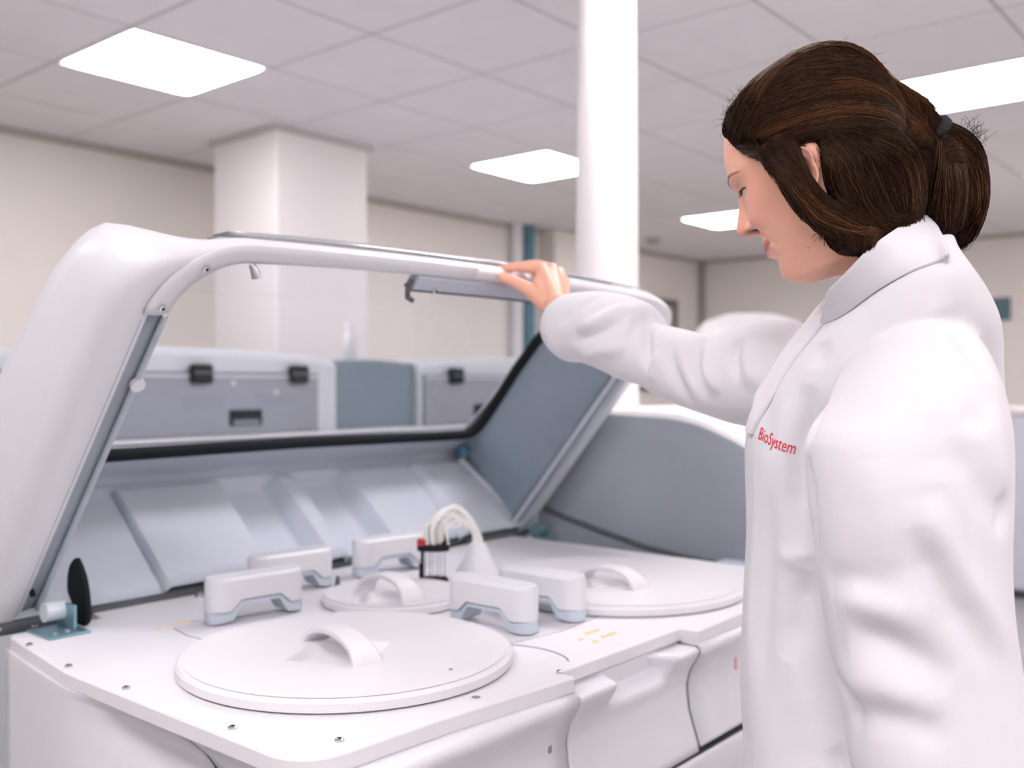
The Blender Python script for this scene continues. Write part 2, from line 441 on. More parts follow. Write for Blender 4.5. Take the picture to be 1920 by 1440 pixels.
# ---------------- wash station with needles and clear hoses
WS = empty('wash_station', (1.322 - AN.location.x, 1.303 - AN.location.y, DZ)); WS.parent = AN
WS['label'] = 'black needle rack with clear hoses'
ux, uy = .643, -.766       # across the view; the rack stands along this line
def wsp(a, b, z): return (1.322 + ux * a + .766 * b, 1.303 + uy * a + .643 * b, DZ + z)
def oval(la, lb, z, n=28): return [wsp(la * math.cos(2 * math.pi * k / n), lb * math.sin(2 * math.pi * k / n), z) for k in range(n)]
bm = bmesh.new(); loft(bm, [oval(.029, .018, 0.0), oval(.029, .018, .012), oval(.026, .016, .016)]); build('base_block', bm, M_BLACK, WS)
bm = bmesh.new(); loft(bm, [oval(.03, .017, .066), oval(.031, .018, .074), oval(.029, .016, .078)]); build('top_plate', bm, M_BLACK, WS)
bm = bmesh.new(); loft(bm, [[wsp(-.022 + .004 * c, .008 * s, z) for c, s in ((1, 1), (-1, 1), (-1, -1), (1, -1))] for z in (.012, .042)]); build('side_post', bm, M_BLACK, WS)
for k in range(7):
    a = -.021 + .007 * k
    bm = bmesh.new(); cyl(bm, wsp(a, .006 * (-1) ** k, .012), wsp(a, .006 * (-1) ** k, .072), .0013 if k else .003, 8); build('needle', bm, M_STEEL if k else M_BLACK, WS)
bm = bmesh.new(); cyl(bm, wsp(-.022, -.004, .076), wsp(-.022, -.004, .088), .0085, 16); build('red_knob', bm, M_RED, WS)
bm = bmesh.new(); tube(bm, [wsp(-.013, 0, .076), wsp(-.014, 0, .10), wsp(-.012, 0, .115)], [.0035, .003, .001], 8); build('dark_tip', bm, M_BLACK, WS)
bm = bmesh.new(); tube(bm, [wsp(.02, 0, .076), wsp(.024, 0, .085), wsp(.022, 0, .098)], [.006, .004, .001], 8); build('dark_tip', bm, M_BLACK, WS)
bm = bmesh.new(); tube(bm, [wsp(.026, 0, .073), wsp(.05, .006, .078), wsp(.062, .008, .085)], .0022, 8); build('rod', bm, M_BLACK, WS)
rnd = random.Random(4)
for k in range(11):
    a = -.014 + .0042 * k; b = rnd.uniform(-.008, .008); top = .150 - .0035 * abs(k - 4) + rnd.uniform(-.006, .004)
    e = .078 + rnd.uniform(-.006, .014)
    pts = spline([wsp(a, b, .076), wsp(a - .002, b, .108), wsp(a + .010 + .001 * k, b + .006, top - .012), wsp(.030 + .002 * k, b + .012, top), wsp(.060 + .0015 * k, .014, top - .02), wsp(e, .016, .085), wsp(e + .002, .018, .02)], 6)
    bm = bmesh.new(); tube(bm, pts, .0026, 8); build('hose', bm, mat('hose_clear', (.78, .77, .74), .25, var=.05), WS)
bm = bmesh.new(); lathe(bm, [(.048, 0), (.044, .02), (.026, .05), (.016, .075), (.012, .078)], wsp(.083, .02, 0), 32); build('hose_cone', bm, M_WHITE, WS)

# ---------------- rotor covers lie on the deck, each can be lifted off
def rotor(cx, cy, r, hx, hy, ang, hl, hh, lab, hole=False):
    t = empty('rotor_cover', (cx, cy, DZ), lab, 'round lid', 'round white covers on the deck')
    bm = bmesh.new()
    lathe(bm, [(r - .004, .0008), (r, .003), (r, .013), (r - .004, .0165), (r - .02, .0172), (r * .96, .0174)], (cx, cy, DZ), 96)
    bm.faces.ensure_lookup_table()
    top = max(bm.faces, key=lambda f: f.calc_center_median().z); bm.faces.remove(top)
    # top skin with a pointed-oval hollow under the handle
    def hollow(x, y):
        ca, sa = math.cos(R(ang)), math.sin(R(ang)); p = (x - hx) * ca + (y - hy) * sa; q = -(x - hx) * sa + (y - hy) * ca
        e = abs(p) / (hl * .40) + (abs(q) / (hl * .50)) ** 1.4
        return .0145 * (1 - sm(.74, 1.0, e))
    n = 180; rr = [r * .96 * k / 110 for k in range(110, 0, -1)]
    rows = [[(cx + q * math.cos(2 * math.pi * k / n), cy + q * math.sin(2 * math.pi * k / n)) for k in range(n + 1)] for q in rr]
    grid(bm, [[(x, y, DZ + .0174 - hollow(x, y)) for x, y in row] for row in rows] + [[(cx, cy, DZ + .0174 - hollow(cx, cy))] * (n + 1)])
    bmesh.ops.remove_doubles(bm, verts=bm.verts, dist=.00005)
    build('disc', bm, M_DECK, t, smooth=30)
    ca, sa = math.cos(R(ang)), math.sin(R(ang)); rings = []
    n = 26
    for k in range(n + 1):
        q = k / n; th = math.pi * q
        x = -hl / 2 * math.cos(th) * (1 + .10 * math.sin(th)); z = .004 + hh * math.sin(th) ** .85
        tx, tz = -math.sin(th), math.cos(th)
        # strap direction along the arch
        dxx = hl / 2 * math.sin(th) + 1e-4; dzz = hh * math.cos(th) + 1e-5; l = math.hypot(dxx, dzz); nx, nz = -dzz / l, dxx / l
        w = .0165 + .005 * abs(math.cos(th)) ** 3; tck = .0042
        ring = []
        for (b, c) in ((-w, -tck), (w, -tck), (w, tck), (-w, tck)):
            px, pz = x + nx * c, z + nz * c
            ring.append((hx + px * ca - b * sa, hy + px * sa + b * ca, DZ + pz))
        rings.append(ring)
    bm = bmesh.new(); loft(bm, rings); build('handle', bm, M_DECK, t, smooth=45, bevel=.002)
    if hole:
        h = bmesh.new(); lathe(h, [(.003, .0168), (.003, .018)], (.905, .861, DZ), 12); build('vent_hole', h, M_GAP, t)
    return t
rotor(.889, 1.04, .226, .871, 1.036, -104, .160, .040, 'large round white cover with strap handle at the front of the deck', True)
rotor(1.184, 1.262, .125, 1.146, 1.237, -96, .135, .050, 'small round white cover in the middle of the deck, beside the black needle rack')
rotor(1.527, 1.032, .241, 1.485, 1.010, -97, .135, .042, 'large round white cover at the right of the deck, next to the woman\'s coat')

# ---------------- the lid
LA = R(50)
def L(x, s, n): return (x, 1.58 - math.cos(LA) * s + math.sin(LA) * n, .93 + math.sin(LA) * s + math.cos(LA) * n)
LID = empty('lid', (1.29 - AN.location.x, 1.58 - AN.location.y, .93)); LID.parent = AN; LID['label'] = 'raised lid with a large clear window'
XC = 1.2965
def bow(x): return .020 * (1 - min(1, abs(x - XC) / .68) ** 2)
def NS(s): return itp([(0, .27), (.02, .292), (.05, .297), (.12, .268), (.25, .24), (.38, .222), (.47, .206), (.548, .19), (.605, .166), (.64, .138), (.68, .09), (.70, .062), (.72, .05)], s)
def PN(s): return itp([(.08, .25), (.12, .232), (.25, .222), (.38, .210), (.5, .190), (.58, .155), (.64, .118), (.68, .078), (.703, .053), (.7105, .032)], s)
def WX(s):   # half width of window opening
    return itp([(0, .60), (.12, .553), (.25, .538), (.45, .508), (.56, .495), (.66, .50), (.72, .50)], s)
# path of the inner rim: left side, corner, front, corner, right side
path = []
XI = .5965                     # half width of the rim opening
for k in range(21): path.append((-XI, .0 + .60 * k / 20, -1, 0))
for k in range(1, 12):
    an = R(180 - 90 * k / 12); path.append((-XI + .09 + .09 * math.cos(an), .60 + .09 * math.sin(an), math.cos(an), math.sin(an)))
for k in range(31): path.append((-XI + .09 + (2 * XI - .18) * k / 30, .69, 0, 1))
path += [(-x, s, -nx, ns) for x, s, nx, ns in path[:32]][::-1]
rings = []
side = lambda H, W, dr: [(0, .028), (.014, .027), (.017, .006), (.030, 0), (W - .024, .001), (W - .008, .010), (W, min(.04, .45 * H)), (W, max(H - .06, .5 * H)), (W - .010, max(H - .02, .8 * H)), (W - .04, H), (-dr - .004, H - .004), (-dr - .004, H - .009), (-dr + .02, H - .012), (.022, .036)]
front = [(0, .004), (.004, .001), (.008, 0), (.012, 0), (.017, 0), (.020, .003), (.0215, .010), (.0215, .022), (.0205, .028), (.018, .0305), (.004, .032), (-.002, .028), (-.004, .026), (0, .010)]
for x, s, nx, ns in path:
    w = sm(.30, 1, ns)                              # 0 on the sides, 1 along the front
    H = NS(s + .005) if w < 1 else .05
    dr = XI - WX(s)
    A = side(max(H, .07), .078, dr * (1 - w) + .0 * w)
    sec = [((1 - w) * a[0] + w * b[0], (1 - w) * a[1] + w * b[1]) for a, b in zip(A, front)]
    rings.append([L(XC + x + nx * o, s + ns * o + bow(XC + x) * sm(.4, .7, s), n) for o, n in sec])
bm = bmesh.new(); loft(bm, rings); build('lid_shell', bm, M_WHITE, LID, smooth=50)
# back liner with moulded ribs
def rib(x, n):
    h = itp([(.60, 0), (.928, 0), (.938, .014), (1.150, .014), (1.158, -.022), (1.272, -.022), (1.304, .014), (1.340, .014), (1.350, -.022), (1.458, -.022), (1.492, .014), (1.676, .014), (1.684, .006), (1.692, .012), (1.716, .024), (1.722, .014), (2, .014)], x)
    return h * (1 - sm(.238, .258, n)) + .004 * sm(.238, .258, n)
xs = sorted(set([.665 + 1.265 * k / 120 for k in range(121)] + [.928, .938, 1.15, 1.16, 1.276, 1.304, 1.34, 1.352, 1.462, 1.492, 1.676, 1.684, 1.692, 1.716, 1.722]))
rows = []
for n in [.0, .03, .08, .13, .18, .21, .23, .238, .243, .248, .253, .258, .264]:
    rows.append([L(x, rib(x, n) + .004, n) for x in xs])
for s, n in ((.006, .276), (.014, .283), (.028, .284), (.06, .268), (.10, .250), (.125, .238), (.128, .25)):
    rows.append([L(x, s, n - .006) for x in xs])
bm = bmesh.new(); grid(bm, rows)
lb = build('rear_liner', bm, M_LINER, LID, smooth=35)
s_ = lb.modifiers.new('thick', 'SOLIDIFY'); s_.thickness = .004; s_.offset = 0
# outer back skin
bm = bmesh.new(); rows = []
for s, n in ((-.008, -.006), (-.032, .03), (-.034, .20), (-.028, .27), (-.01, .300), (.03, .305), (.06, .295), (.12, .262)):
    rows.append([L(.63 + 1.33 * k / 40, s, n) for k in range(41)])
grid(bm, rows); o = build('rear_shell', bm, M_WHITE, LID); sd = o.modifiers.new('thick', 'SOLIDIFY'); sd.thickness = .003; sd.offset = 0
# side liners
for sg, nm in ((1, 'right'), (-1, 'left')):
    bm = bmesh.new(); rows = []
    for k in range(33):
        s = .006 + .65 * k / 32
        row = []
        for j in range(13):
            q = j / 12
            top_n = min(NS(s) - .012, PN(max(s, .1)) + (.03 if s < .1 else 0)); n = .012 + (top_n - .012) * q
            hw = (XI + .016) + (WX(s) - XI - .016) * (q ** 1.15)
            row.append(L(XC + sg * hw, s, n))
        rows.append(row)
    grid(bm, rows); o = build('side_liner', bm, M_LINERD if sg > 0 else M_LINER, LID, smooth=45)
    sd = o.modifiers.new('thick', 'SOLIDIFY'); sd.thickness = .003; sd.offset = 0
# bright edge bead along the right rim
bm = bmesh.new(); tube(bm, [L(XC + XI + .022, .0 + .66 * k / 24, .003) for k in range(25)], .0065, 8); build('rim_bead', bm, M_FOOT, LID)
# window pane
bm = bmesh.new(); rows = []
for s in [.118, .16, .2, .25, .3, .38, .44, .5, .54, .58, .61, .64, .66, .68, .692, .702, .706, .709]:
    rows.append([L(XC + (WX(s) + .012) * (2 * k / 40 - 1), s + bow(XC + WX(s) * (2 * k / 40 - 1)) * sm(.4, .7, s), PN(s)) for k in range(41)])
grid(bm, rows); build('window_pane', bm, M_GLASS, LID)
# opaque grey strip standing in for the reflection along the pane's front edge
bm = bmesh.new(); rows = []
for s, dn in ((.676, .0005), (.690, .003), (.700, .0055), (.706, .004), (.7112, .001)):
    rows.append([L(XC - .515 + 1.03 * k / 40, s + bow(XC - .515 + 1.03 * k / 40), PN(s) + dn * (1 - abs(2 * k / 40 - 1) ** 8)) for k in range(41)])
grid(bm, rows); o = build('pane_sheen', bm, mat('pane_sheen_grey', (.40, .41, .43), .12, coat=.5), LID, smooth=60)
sd = o.modifiers.new('thick', 'SOLIDIFY'); sd.thickness = .0015; sd.offset = 1
# gasket
gp = [(-1, .55), (-1, .45), (-1, .3), (-1, .2), (-1, .155)]
pts = [L(XC - WX(s), s, PN(s) - .004) for s in (.66, .6, .55, .45, .35, .25, .19)]
pts += [L(XC - WX(.16) + .004, .158, PN(.155) - .004), L(XC - WX(.14) + .016, .136, PN(.14) - .004), L(XC - WX(.13) + .04, .126, PN(.13) - .004)]
pts += [L(XC + (-.5 + k / 10), .125 + .006 * (1 - abs(-.5 + k / 10) / .5), PN(.13) - .004) for k in range(1, 10)]
pts += [L(XC + WX(.13) - .04, .126, PN(.13) - .004), L(XC + WX(.14) - .016, .136, PN(.14) - .004), L(XC + WX(.16) - .004, .158, PN(.155) - .004)]
pts += [L(XC + WX(s), s, PN(s) - .004) for s in (.19, .25, .35, .45, .55, .6, .66)]
bm = bmesh.new(); tube(bm, pts, .0125, 10); build('gasket', bm, M_BLACK, LID)
# grey channel and pale inner lip along both side rims
for sg in (1, -1):
    for nm, sec, m in (('rim_channel', [(.027, .0015), (.020, .010), (.004, .014), (-.010, .016)], mat('channel_grey', (.30, .34, .39), .6)),
                       ('rim_lip', [(-.010, .018), (-.009, .010), (-.013, .006), (-.016, .012)], M_FOOT)):
        bm = bmesh.new(); rows = []
        for k in range(21):
            s = .0 + .592 * k / 20; e = 0
            rows.append([L(XC + sg * (XI + o + (-e if sg < 0 else -e)), s, n) for o, n in sec])
        grid(bm, rows); o = build(nm, bm, m, LID, smooth=60)
        sd = o.modifiers.new('thick', 'SOLIDIFY'); sd.thickness = .002; sd.offset = 0
# inner rim cover strip at the front left corner with its screws
rows = []
for i in range(20, 46):
    x, s, nx, ns = path[i]
    ta = 1 - sm(24, 38, i)
    b = bow(XC + x) * sm(.4, .7, s)
    rows.append([L(XC + x + nx * o * (ta if o < 0 else 1), s + ns * o * (ta if o < 0 else 1) + b, n) for o, n in ((.029, -.0015), (.018, -.0025), (.006, -.001), (-.010, .004))])
bm = bmesh.new(); grid(bm, rows); o = build('corner_strip', bm, M_WHITE, LID, smooth=60)
sd = o.modifiers.new('thick', 'SOLIDIFY'); sd.thickness = .002; sd.offset = 0
nv = Vector(L(0, 0, -1)) - Vector(L(0, 0, 0))
for i in (21, 27):
    x, sv, nx, ns = path[i]
    screw(L(XC + x + nx * .008, sv + ns * .008 + bow(XC + x) * sm(.4, .7, sv), -.0032), tuple(nv), .0058, LID)
bm = bmesh.new(); tube(bm, [L(.80, .694, .004), L(.805, .687, -.004), L(.808, .680, -.008)], [.004, .0065, .007], 14); build('bumper', bm, M_STEEL, LID)
bm = bmesh.new(); tube(bm, [L(.713, .475, .004), L(.713, .475, .012)], .0105, 20); build('grommet', bm, M_WHITE, LID)
# catch bar under the front rim
bm = bmesh.new()
rings = []
for k in range(15):
    x = 1.105 + .42 * k / 14; b = bow(x)
    rings.append([L(x, .664 + b, -.004), L(x, .692 + b, -.004), L(x, .692 + b, .016), L(x, .664 + b, .016)])
loft(bm, rings); o = build('catch_bar', bm, mat('bar_grey', (.46, .49, .56), .35, metal=.2), LID, bevel=.003)
bm = bmesh.new(); rings = []
for k in range(15):
    x = 1.103 + .424 * k / 14; b = bow(x)
    rings.append([L(x, .661 + b, -.002), L(x, .6655 + b, -.005), L(x, .6655 + b, .014), L(x, .661 + b, .014)])
loft(bm, rings); build('catch_seal', bm, M_DARK, LID)
bm = bmesh.new(); tube(bm, [L(1.098, .700, .0), L(1.0985, .682, -.002), L(1.106, .668, -.003), L(1.12, .663, -.003)], .0045, 8); build('catch_end', bm, M_DARK, LID)
screw(L(1.155, .688, -.004), tuple(nv), .005, LID)
# support arm + blue clip on the right side wall, and the lid stay on the left
bm = bmesh.new(); tube(bm, [L(1.865, .03, .235), L(1.895, .02, .13), L(1.915, .012, .055)], .009, 8); build('stay_rail', bm, M_LINER, LID)
bm = bmesh.new(); box(bm, -.5, .5, -.5, .5, -.5, .5)
for v in bm.verts: v.co = Vector(L(1.862 + v.co.x * .016, .055 + v.co.y * .03, .238 + v.co.z * .02))
build('blue_clip', bm, mat('clip_blue', (.12, .30, .42), .4), LID, bevel=.002)
# hinge line
bm = bmesh.new(); tube(bm, [(.655, 1.592, .922), (1.95, 1.592, .922)], .015, 12); build('hinge_rod', bm, M_DARK, AN)
# left hinge bracket
HB = empty('hinge_bracket', (.70 - AN.location.x, 1.53 - AN.location.y, DZ)); HB.parent = AN; HB['label'] = 'metal hinge bracket with black stop'
bm = bmesh.new(); box(bm, .672, .735, 1.455, 1.534, DZ, DZ + .004); build('base_plate', bm, M_TEALM, HB, bevel=.001)
bm = bmesh.new(); box(bm, .718, .723, 1.475, 1.532, DZ + .004, DZ + .042); build('cheek', bm, M_TEALM, HB, bevel=.002)
bm = bmesh.new(); cyl(bm, (.690, 1.515, DZ + .03), (.722, 1.515, DZ + .03), .015, 20); build('roller', bm, mat('roller_clear', (.62, .66, .70), .15), HB)
bm = bmesh.new(); tube(bm, [(.69, 1.55, DZ + .05), (.686, 1.575, DZ + .10), (.68, 1.58, DZ + .13)], .004, 8); build('stay_rod', bm, M_BLACK, HB)
bm = bmesh.new()
fin = [(0, 0), (.012, .012), (.010, .045), (.0, .075), (-.018, .098), (-.03, .103), (-.05, .085), (-.055, .05), (-.04, .03), (-.03, .0)]
fin = [(p.x, p.y) for p in spline([(a, b, 0) for a, b in fin], 5)]
loft(bm, [[(.747, 1.505 - a, DZ + b) for a, b in fin], [(.755, 1.505 - a, DZ + b) for a, b in fin]]); build('black_stop', bm, M_BLACK, HB, bevel=.002)
for p in ((.69, 1.48), (.71, 1.48), (.69, 1.545)): screw((p[0], p[1], DZ + .004), parent=HB)
HB2 = empty('hinge_bracket', (1.93 - AN.location.x, 1.53 - AN.location.y, DZ)); HB2.parent = AN
bm = bmesh.new(); box(bm, 1.905, 1.945, 1.49, 1.555, DZ, DZ + .004); build('base_plate', bm, M_TEALM, HB2)
bm = bmesh.new(); cyl(bm, (1.905, 1.525, DZ + .018), (1.945, 1.525, DZ + .018), .017, 18); build('roller', bm, M_TEALM, HB2)
for x in (.985, 1.0):
    bm = bmesh.new(); lathe(bm, [(.009, 0), (.008, .006), (.003, .009)], (x, 1.555, DZ), 14); build('stud', bm, M_STEEL, AN)
bm = bmesh.new(); tube(bm, [(1.205, 1.44, DZ), (1.205, 1.44, DZ + .018)], [.006, .003], 10); build('stud', bm, M_DARK, AN)
for x in (.72, 1.85):
    for y in (.86, 1.5):
        bm = bmesh.new(); cyl(bm, (x, y, 0), (x, y, .065), .03, 16); build('foot', bm, M_BLACK, AN)

# ------------------------------------------------------------------ neighbouring analyzer, lid closed
NB = empty('analyzer', (2.68, 1.17, 0), 'closed white analyzer with a slate grey side, right of the open one', 'laboratory analyzer')
NX = 1.995
prof = [(.77, .92), (.80, 1.0), (.86, 1.08), (.93, 1.135), (1.0, 1.176), (1.06, 1.203), (1.12, 1.224), (1.2, 1.237), (1.32, 1.24), (1.5, 1.238), (1.58, 1.225), (1.60, 1.19), (1.60, .92)]
prof = [(a.x, a.y) for a in spline([(p[0], p[1], 0) for p in prof], 4)]
bm = bmesh.new()
def inset(p, d):
    cy_, cz_ = 1.22, 1.0
    return (p[0] + (cy_ - p[0]) * d / max(.2, math.hypot(cy_ - p[0], cz_ - p[1])), p[1] + (cz_ - p[1]) * d / max(.2, math.hypot(cy_ - p[0], cz_ - p[1])))
rg = [[(NX, *inset(p, .020)) for p in prof], [(NX - .002, *inset(p, .016)) for p in prof], [(NX + .002, *inset(p, .005)) for p in prof], [(NX + .012, *p) for p in prof], [(NX + 1.34, *p) for p in prof]]
loft(bm, rg); build('lid_shell', bm, mat('neighbour_white', (.84, .83, .85), .4, var=.01), NB, smooth=40)
bm = bmesh.new(); pp = [inset(p, .019) for p in prof]
loft(bm, [[(NX - .0035, *p) for p in pp], [(NX + .004, *p) for p in pp]]); build('side_panel', bm, mat('side_slate', (.36, .40, .45), .5, var=.02), NB)
bm = bmesh.new(); tube(bm, [(NX - .005, 1.56, .982), (NX - .005, 1.50, .965), (NX - .005, 1.38, .938), (NX - .005, 1.26, .914), (NX - .005, 1.16, .902), (NX - .005, 1.04, .895)], .007, 8); build('trim_seam', bm, M_DARK, NB)
bm = bmesh.new(); box(bm, NX - .002, NX + 1.34, .80, 1.6, .06, .915); build('body', bm, M_WHITE, NB, bevel=.01)
bm = bmesh.new(); box(bm, NX - .006, NX + .01, .80, 1.6, .55, .93); build('side_skirt', bm, MATS['side_slate'], NB)
bm = bmesh.new(); box(bm, 1.945, 1.988, .86, 1.05, .86, .912); build('bumper_block', bm, M_FOOT, NB, bevel=.01)
for x in (2.1, 3.2):
    for y in (.9, 1.5):
        bm = bmesh.new(); cyl(bm, (x, y, 0), (x, y, .065), .03, 16); build('foot', bm, M_BLACK, NB)

# ------------------------------------------------------------------ row of analyzers against the far side
YB = 3.10
def bg_analyzer(x0, x1, lab, latches, grips, seam_r=True):
    t = empty('analyzer', ((x0 + x1) / 2, YB + .4, 0), lab, 'laboratory analyzer', 'analyzers in the far row')
    rings = []
    for k in range(25):
        q = k / 24; x = x0 + (x1 - x0) * q; top = 1.400 + .030 * math.sin(math.pi * q) ** .6
        rings.append([(x, YB, .06), (x, YB, top - .03), (x, YB + .02, top - .008), (x, YB + .06, top), (x, YB + .55, top - .01), (x, YB + .58, top - .05), (x, YB + .58, .06)])
    bm = bmesh.new(); loft(bm, rings); build('body', bm, M_BGW, t, smooth=35)
    bm = bmesh.new(); box(bm, x0 + .02, x1 - .095, YB - .006, YB + .004, 1.112, 1.343); build('door_gap', bm, M_GAP, t)
    bm = bmesh.new(); box(bm, x0 + .025, x1 - .102, YB - .014, YB, 1.116, 1.328); d = build('door', bm, M_BGD, t, bevel=.004)
    bm = bmesh.new(); box(bm, x0 + .03, x1 - .105, YB - .018, YB - .012, 1.325, 1.334); build('door_edge', bm, M_BGW, d)
    for lx in latches:
        bm = bmesh.new(); box(bm, lx - .042, lx + .042, YB - .045, YB - .004, 1.300, 1.372); l = build('latch', bm, M_BLACK, t, bevel=.014, seg=3)
        bm = bmesh.new(); box(bm, lx - .038, lx + .038, YB - .049, YB - .04, 1.338, 1.342); build('latch_line', bm, M_GAP, l)
    for gx in grips:
        bm = bmesh.new(); box(bm, gx - .072, gx + .072, YB - .017, YB - .002, 1.146, 1.206); gobj = build('grip_recess', bm, M_BLACK, d, bevel=.004)
        bm = bmesh.new(); box(bm, gx - .056, gx + .056, YB - .022, YB - .012, 1.150, 1.168); build('grip_lip', bm, M_GAP, d, bevel=.003)
    for (a, b) in ((latches[-1] - .29, 1.303), (latches[-1] - .10, 1.268)):
        bm = bmesh.new(); cyl(bm, (a, YB - .02, b), (a, YB - .01, b), .009, 12); build('screw', bm, M_BGW, d)
    bm = bmesh.new(); box(bm, x0 - .01, x1 + .01, YB - .75, YB + .002, 1.035, 1.114); build('worktop', bm, mat('worktop_white', (.86, .85, .84), .5), t, bevel=.004)
    bm = bmesh.new(); box(bm, x0 + .01, x1 - .01, YB - .70, YB + .5, .06, 1.036); build('base_cabinet', bm, M_BGW, t)
    for px in (x0 + .1, x1 - .1):
        bm = bmesh.new(); cyl(bm, (px, YB - .6, 0), (px, YB - .6, .065), .03, 12); build('foot', bm, M_BLACK, t)
    return t
bg_analyzer(1.18, 2.585, 'grey-doored analyzer with two black latches in the far row, seen through the lid window', [1.954, 2.380], [2.147])
bg_analyzer(3.055, 4.46, 'grey-doored analyzer in the far row beside the right edge of the lid window', [3.269, 4.05], [3.47])
t = empty('cabinet', (2.82, YB + .4, 0), 'slate grey cabinet standing between the two far analyzers', 'cabinet')
rings = []
for k in range(13):
    q = k / 12; x = 2.592 + .456 * q; top = 1.392 + .012 * math.sin(math.pi * q)
    rings.append([(x, YB + .03, 1.0), (x, YB + .03, top - .01), (x, YB + .04, top), (x, YB + .5, top), (x, YB + .5, 1.0)])
bm = bmesh.new(); loft(bm, rings); build('panel', bm, M_BGS, t)
bm = bmesh.new(); box(bm, 2.60, 3.04, YB - .66, YB + .5, .0, 1.036); build('base', bm, M_BGW, t)
bm = bmesh.new(); box(bm, 2.597, 3.043, YB - .74, YB + .06, 1.036, 1.114); build('worktop', bm, MATS['worktop_white'], t)
# bottle on top of the far row
t = empty('bottle', (2.83, YB + .2, 1.404), 'white capped bottle standing on top of the slate cabinet', 'bottle')
bm = bmesh.new(); lathe(bm, [(.028, 0), (.03, .005), (.03, .10), (.024, .118), (.014, .126)], (2.83, YB + .2, 1.404), 20); build('bottle_body', bm, mat('bottle_white', (.80, .80, .82), .35), t)
bm = bmesh.new(); lathe(bm, [(.02, .124), (.02, .16), (.016, .164)], (2.83, YB + .2, 1.404), 20); build('bottle_cap', bm, M_COLUMN, t)
# white rounded machine far behind the sleeve
t = empty('centrifuge', (5.25, 2.62, 0), 'white rounded machine far behind the raised sleeve', 'machine')
bm = bmesh.new(); lathe(bm, [(.34, .0), (.36, .6), (.36, 1.42), (.34, 1.56), (.27, 1.66), (.15, 1.70), (.02, 1.71)], (5.25, 2.60, 0), 40); build('housing', bm, mat('machine_white', (.80, .79, .80), .5), t)
# pale cabinet by the far right wall
t = empty('cabinet', (6.9, 1.55, 0), 'pale cabinet by the far wall at the right edge, behind the woman\'s back', 'cabinet')
bm = bmesh.new(); box(bm, 6.5, 7.3, .9, 2.22, .05, 1.12); build('carcass', bm, mat('cabinet_lavender', (.66, .69, .76), .5), t, bevel=.02)
bm = bmesh.new(); box(bm, 6.48, 7.32, .88, 2.24, 1.12, 1.15); build('top', bm, M_COLUMN, t, bevel=.005)
bm = bmesh.new(); box(bm, 6.55, 7.25, .95, 2.17, 0, .05); build('plinth', bm, M_DARK, t)
bm = bmesh.new(); box(bm, 6.49, 6.50, 1.54, 1.58, .60, .80); build('handle', bm, M_STEEL, t)
bm = bmesh.new(); box(bm, 1.4475, 1.4484, .7405, .7450, .838, .858); build('red_mark', bm, mat('red_mark', (.85, .35, .33), .6), AN, smooth=0)
# ------------------------------------------------------------------ the woman
# her own frame: a = to her back (right in view), b = away across the machine, z up; turned 50 deg in the room
YAW = R(-50)
def W(a, b, z):
    return Vector((a * math.cos(YAW) - b * math.sin(YAW), a * math.sin(YAW) + b * math.cos(YAW), z))
FX, EYE = 1840.0, 1.30
def V(px, py, d):
    """a measured point: sideways and height read at its true distance d from the lens"""
    return W((px - 960) / FX * d, d, EYE + (720 - py) / FX * d)
def remesh(name, bm, m, vox, parent=None, smooth_it=0, fac=.5):
    bmesh.ops.recalc_face_normals(bm, faces=bm.faces)
    me = bpy.data.meshes.new(name); bm.to_mesh(me); bm.free()
    o = bpy.data.objects.new(name, me); COL.objects.link(o)
    r = o.modifiers.new('r', 'REMESH'); r.mode = 'VOXEL'; r.voxel_size = vox
    if smooth_it:
        s_ = o.modifiers.new('s', 'SMOOTH'); s_.iterations = smooth_it; s_.factor = fac
    dg = bpy.context.evaluated_depsgraph_get(); dg.update()
    m2 = bpy.data.meshes.new_from_object(o.evaluated_get(dg))
    o.modifiers.clear(); o.data = m2; bpy.data.meshes.remove(me); m2.name = name
    m2.materials.clear(); m2.materials.append(m)
    m2.polygons.foreach_set('use_smooth', [True] * len(m2.polygons))
    return o
def coords(o):
    c = np.empty(len(o.data.vertices) * 3); o.data.vertices.foreach_get('co', c); return c.reshape(-1, 3)
def normals(o):
    c = np.empty(len(o.data.vertices) * 3); o.data.vertices.foreach_get('normal', c); return c.reshape(-1, 3)
def setco(o, c):
    o.data.vertices.foreach_set('co', np.ascontiguousarray(c).ravel()); o.data.update()
def hang(o, parent):
    """keep the world place, store relative to the parent's base"""
    b = wloc(parent); setco(o, coords(o) - np.array(b)); o.parent = parent
def cpath(pts, n=6): return spline(pts, n)
def limb(bm, pts, rads, n=16, sub=6):
    """tapered limb through pts with radii; rads may be numbers"""
    P = spline(pts, sub); Rr = spline([(r, 0, 0) for r in rads], sub)
    q = [p.x for p in Rr]
    d0 = (P[1] - P[0]).normalized(); d1 = (P[-1] - P[-2]).normalized()
    P = [P[0] - d0 * q[0] * .85, P[0] - d0 * q[0] * .5] + P + [P[-1] + d1 * q[-1] * .5, P[-1] + d1 * q[-1] * .85]
    q = [q[0] * .5, q[0] * .86] + q + [q[-1] * .86, q[-1] * .5]
    tube(bm, P, q, n)

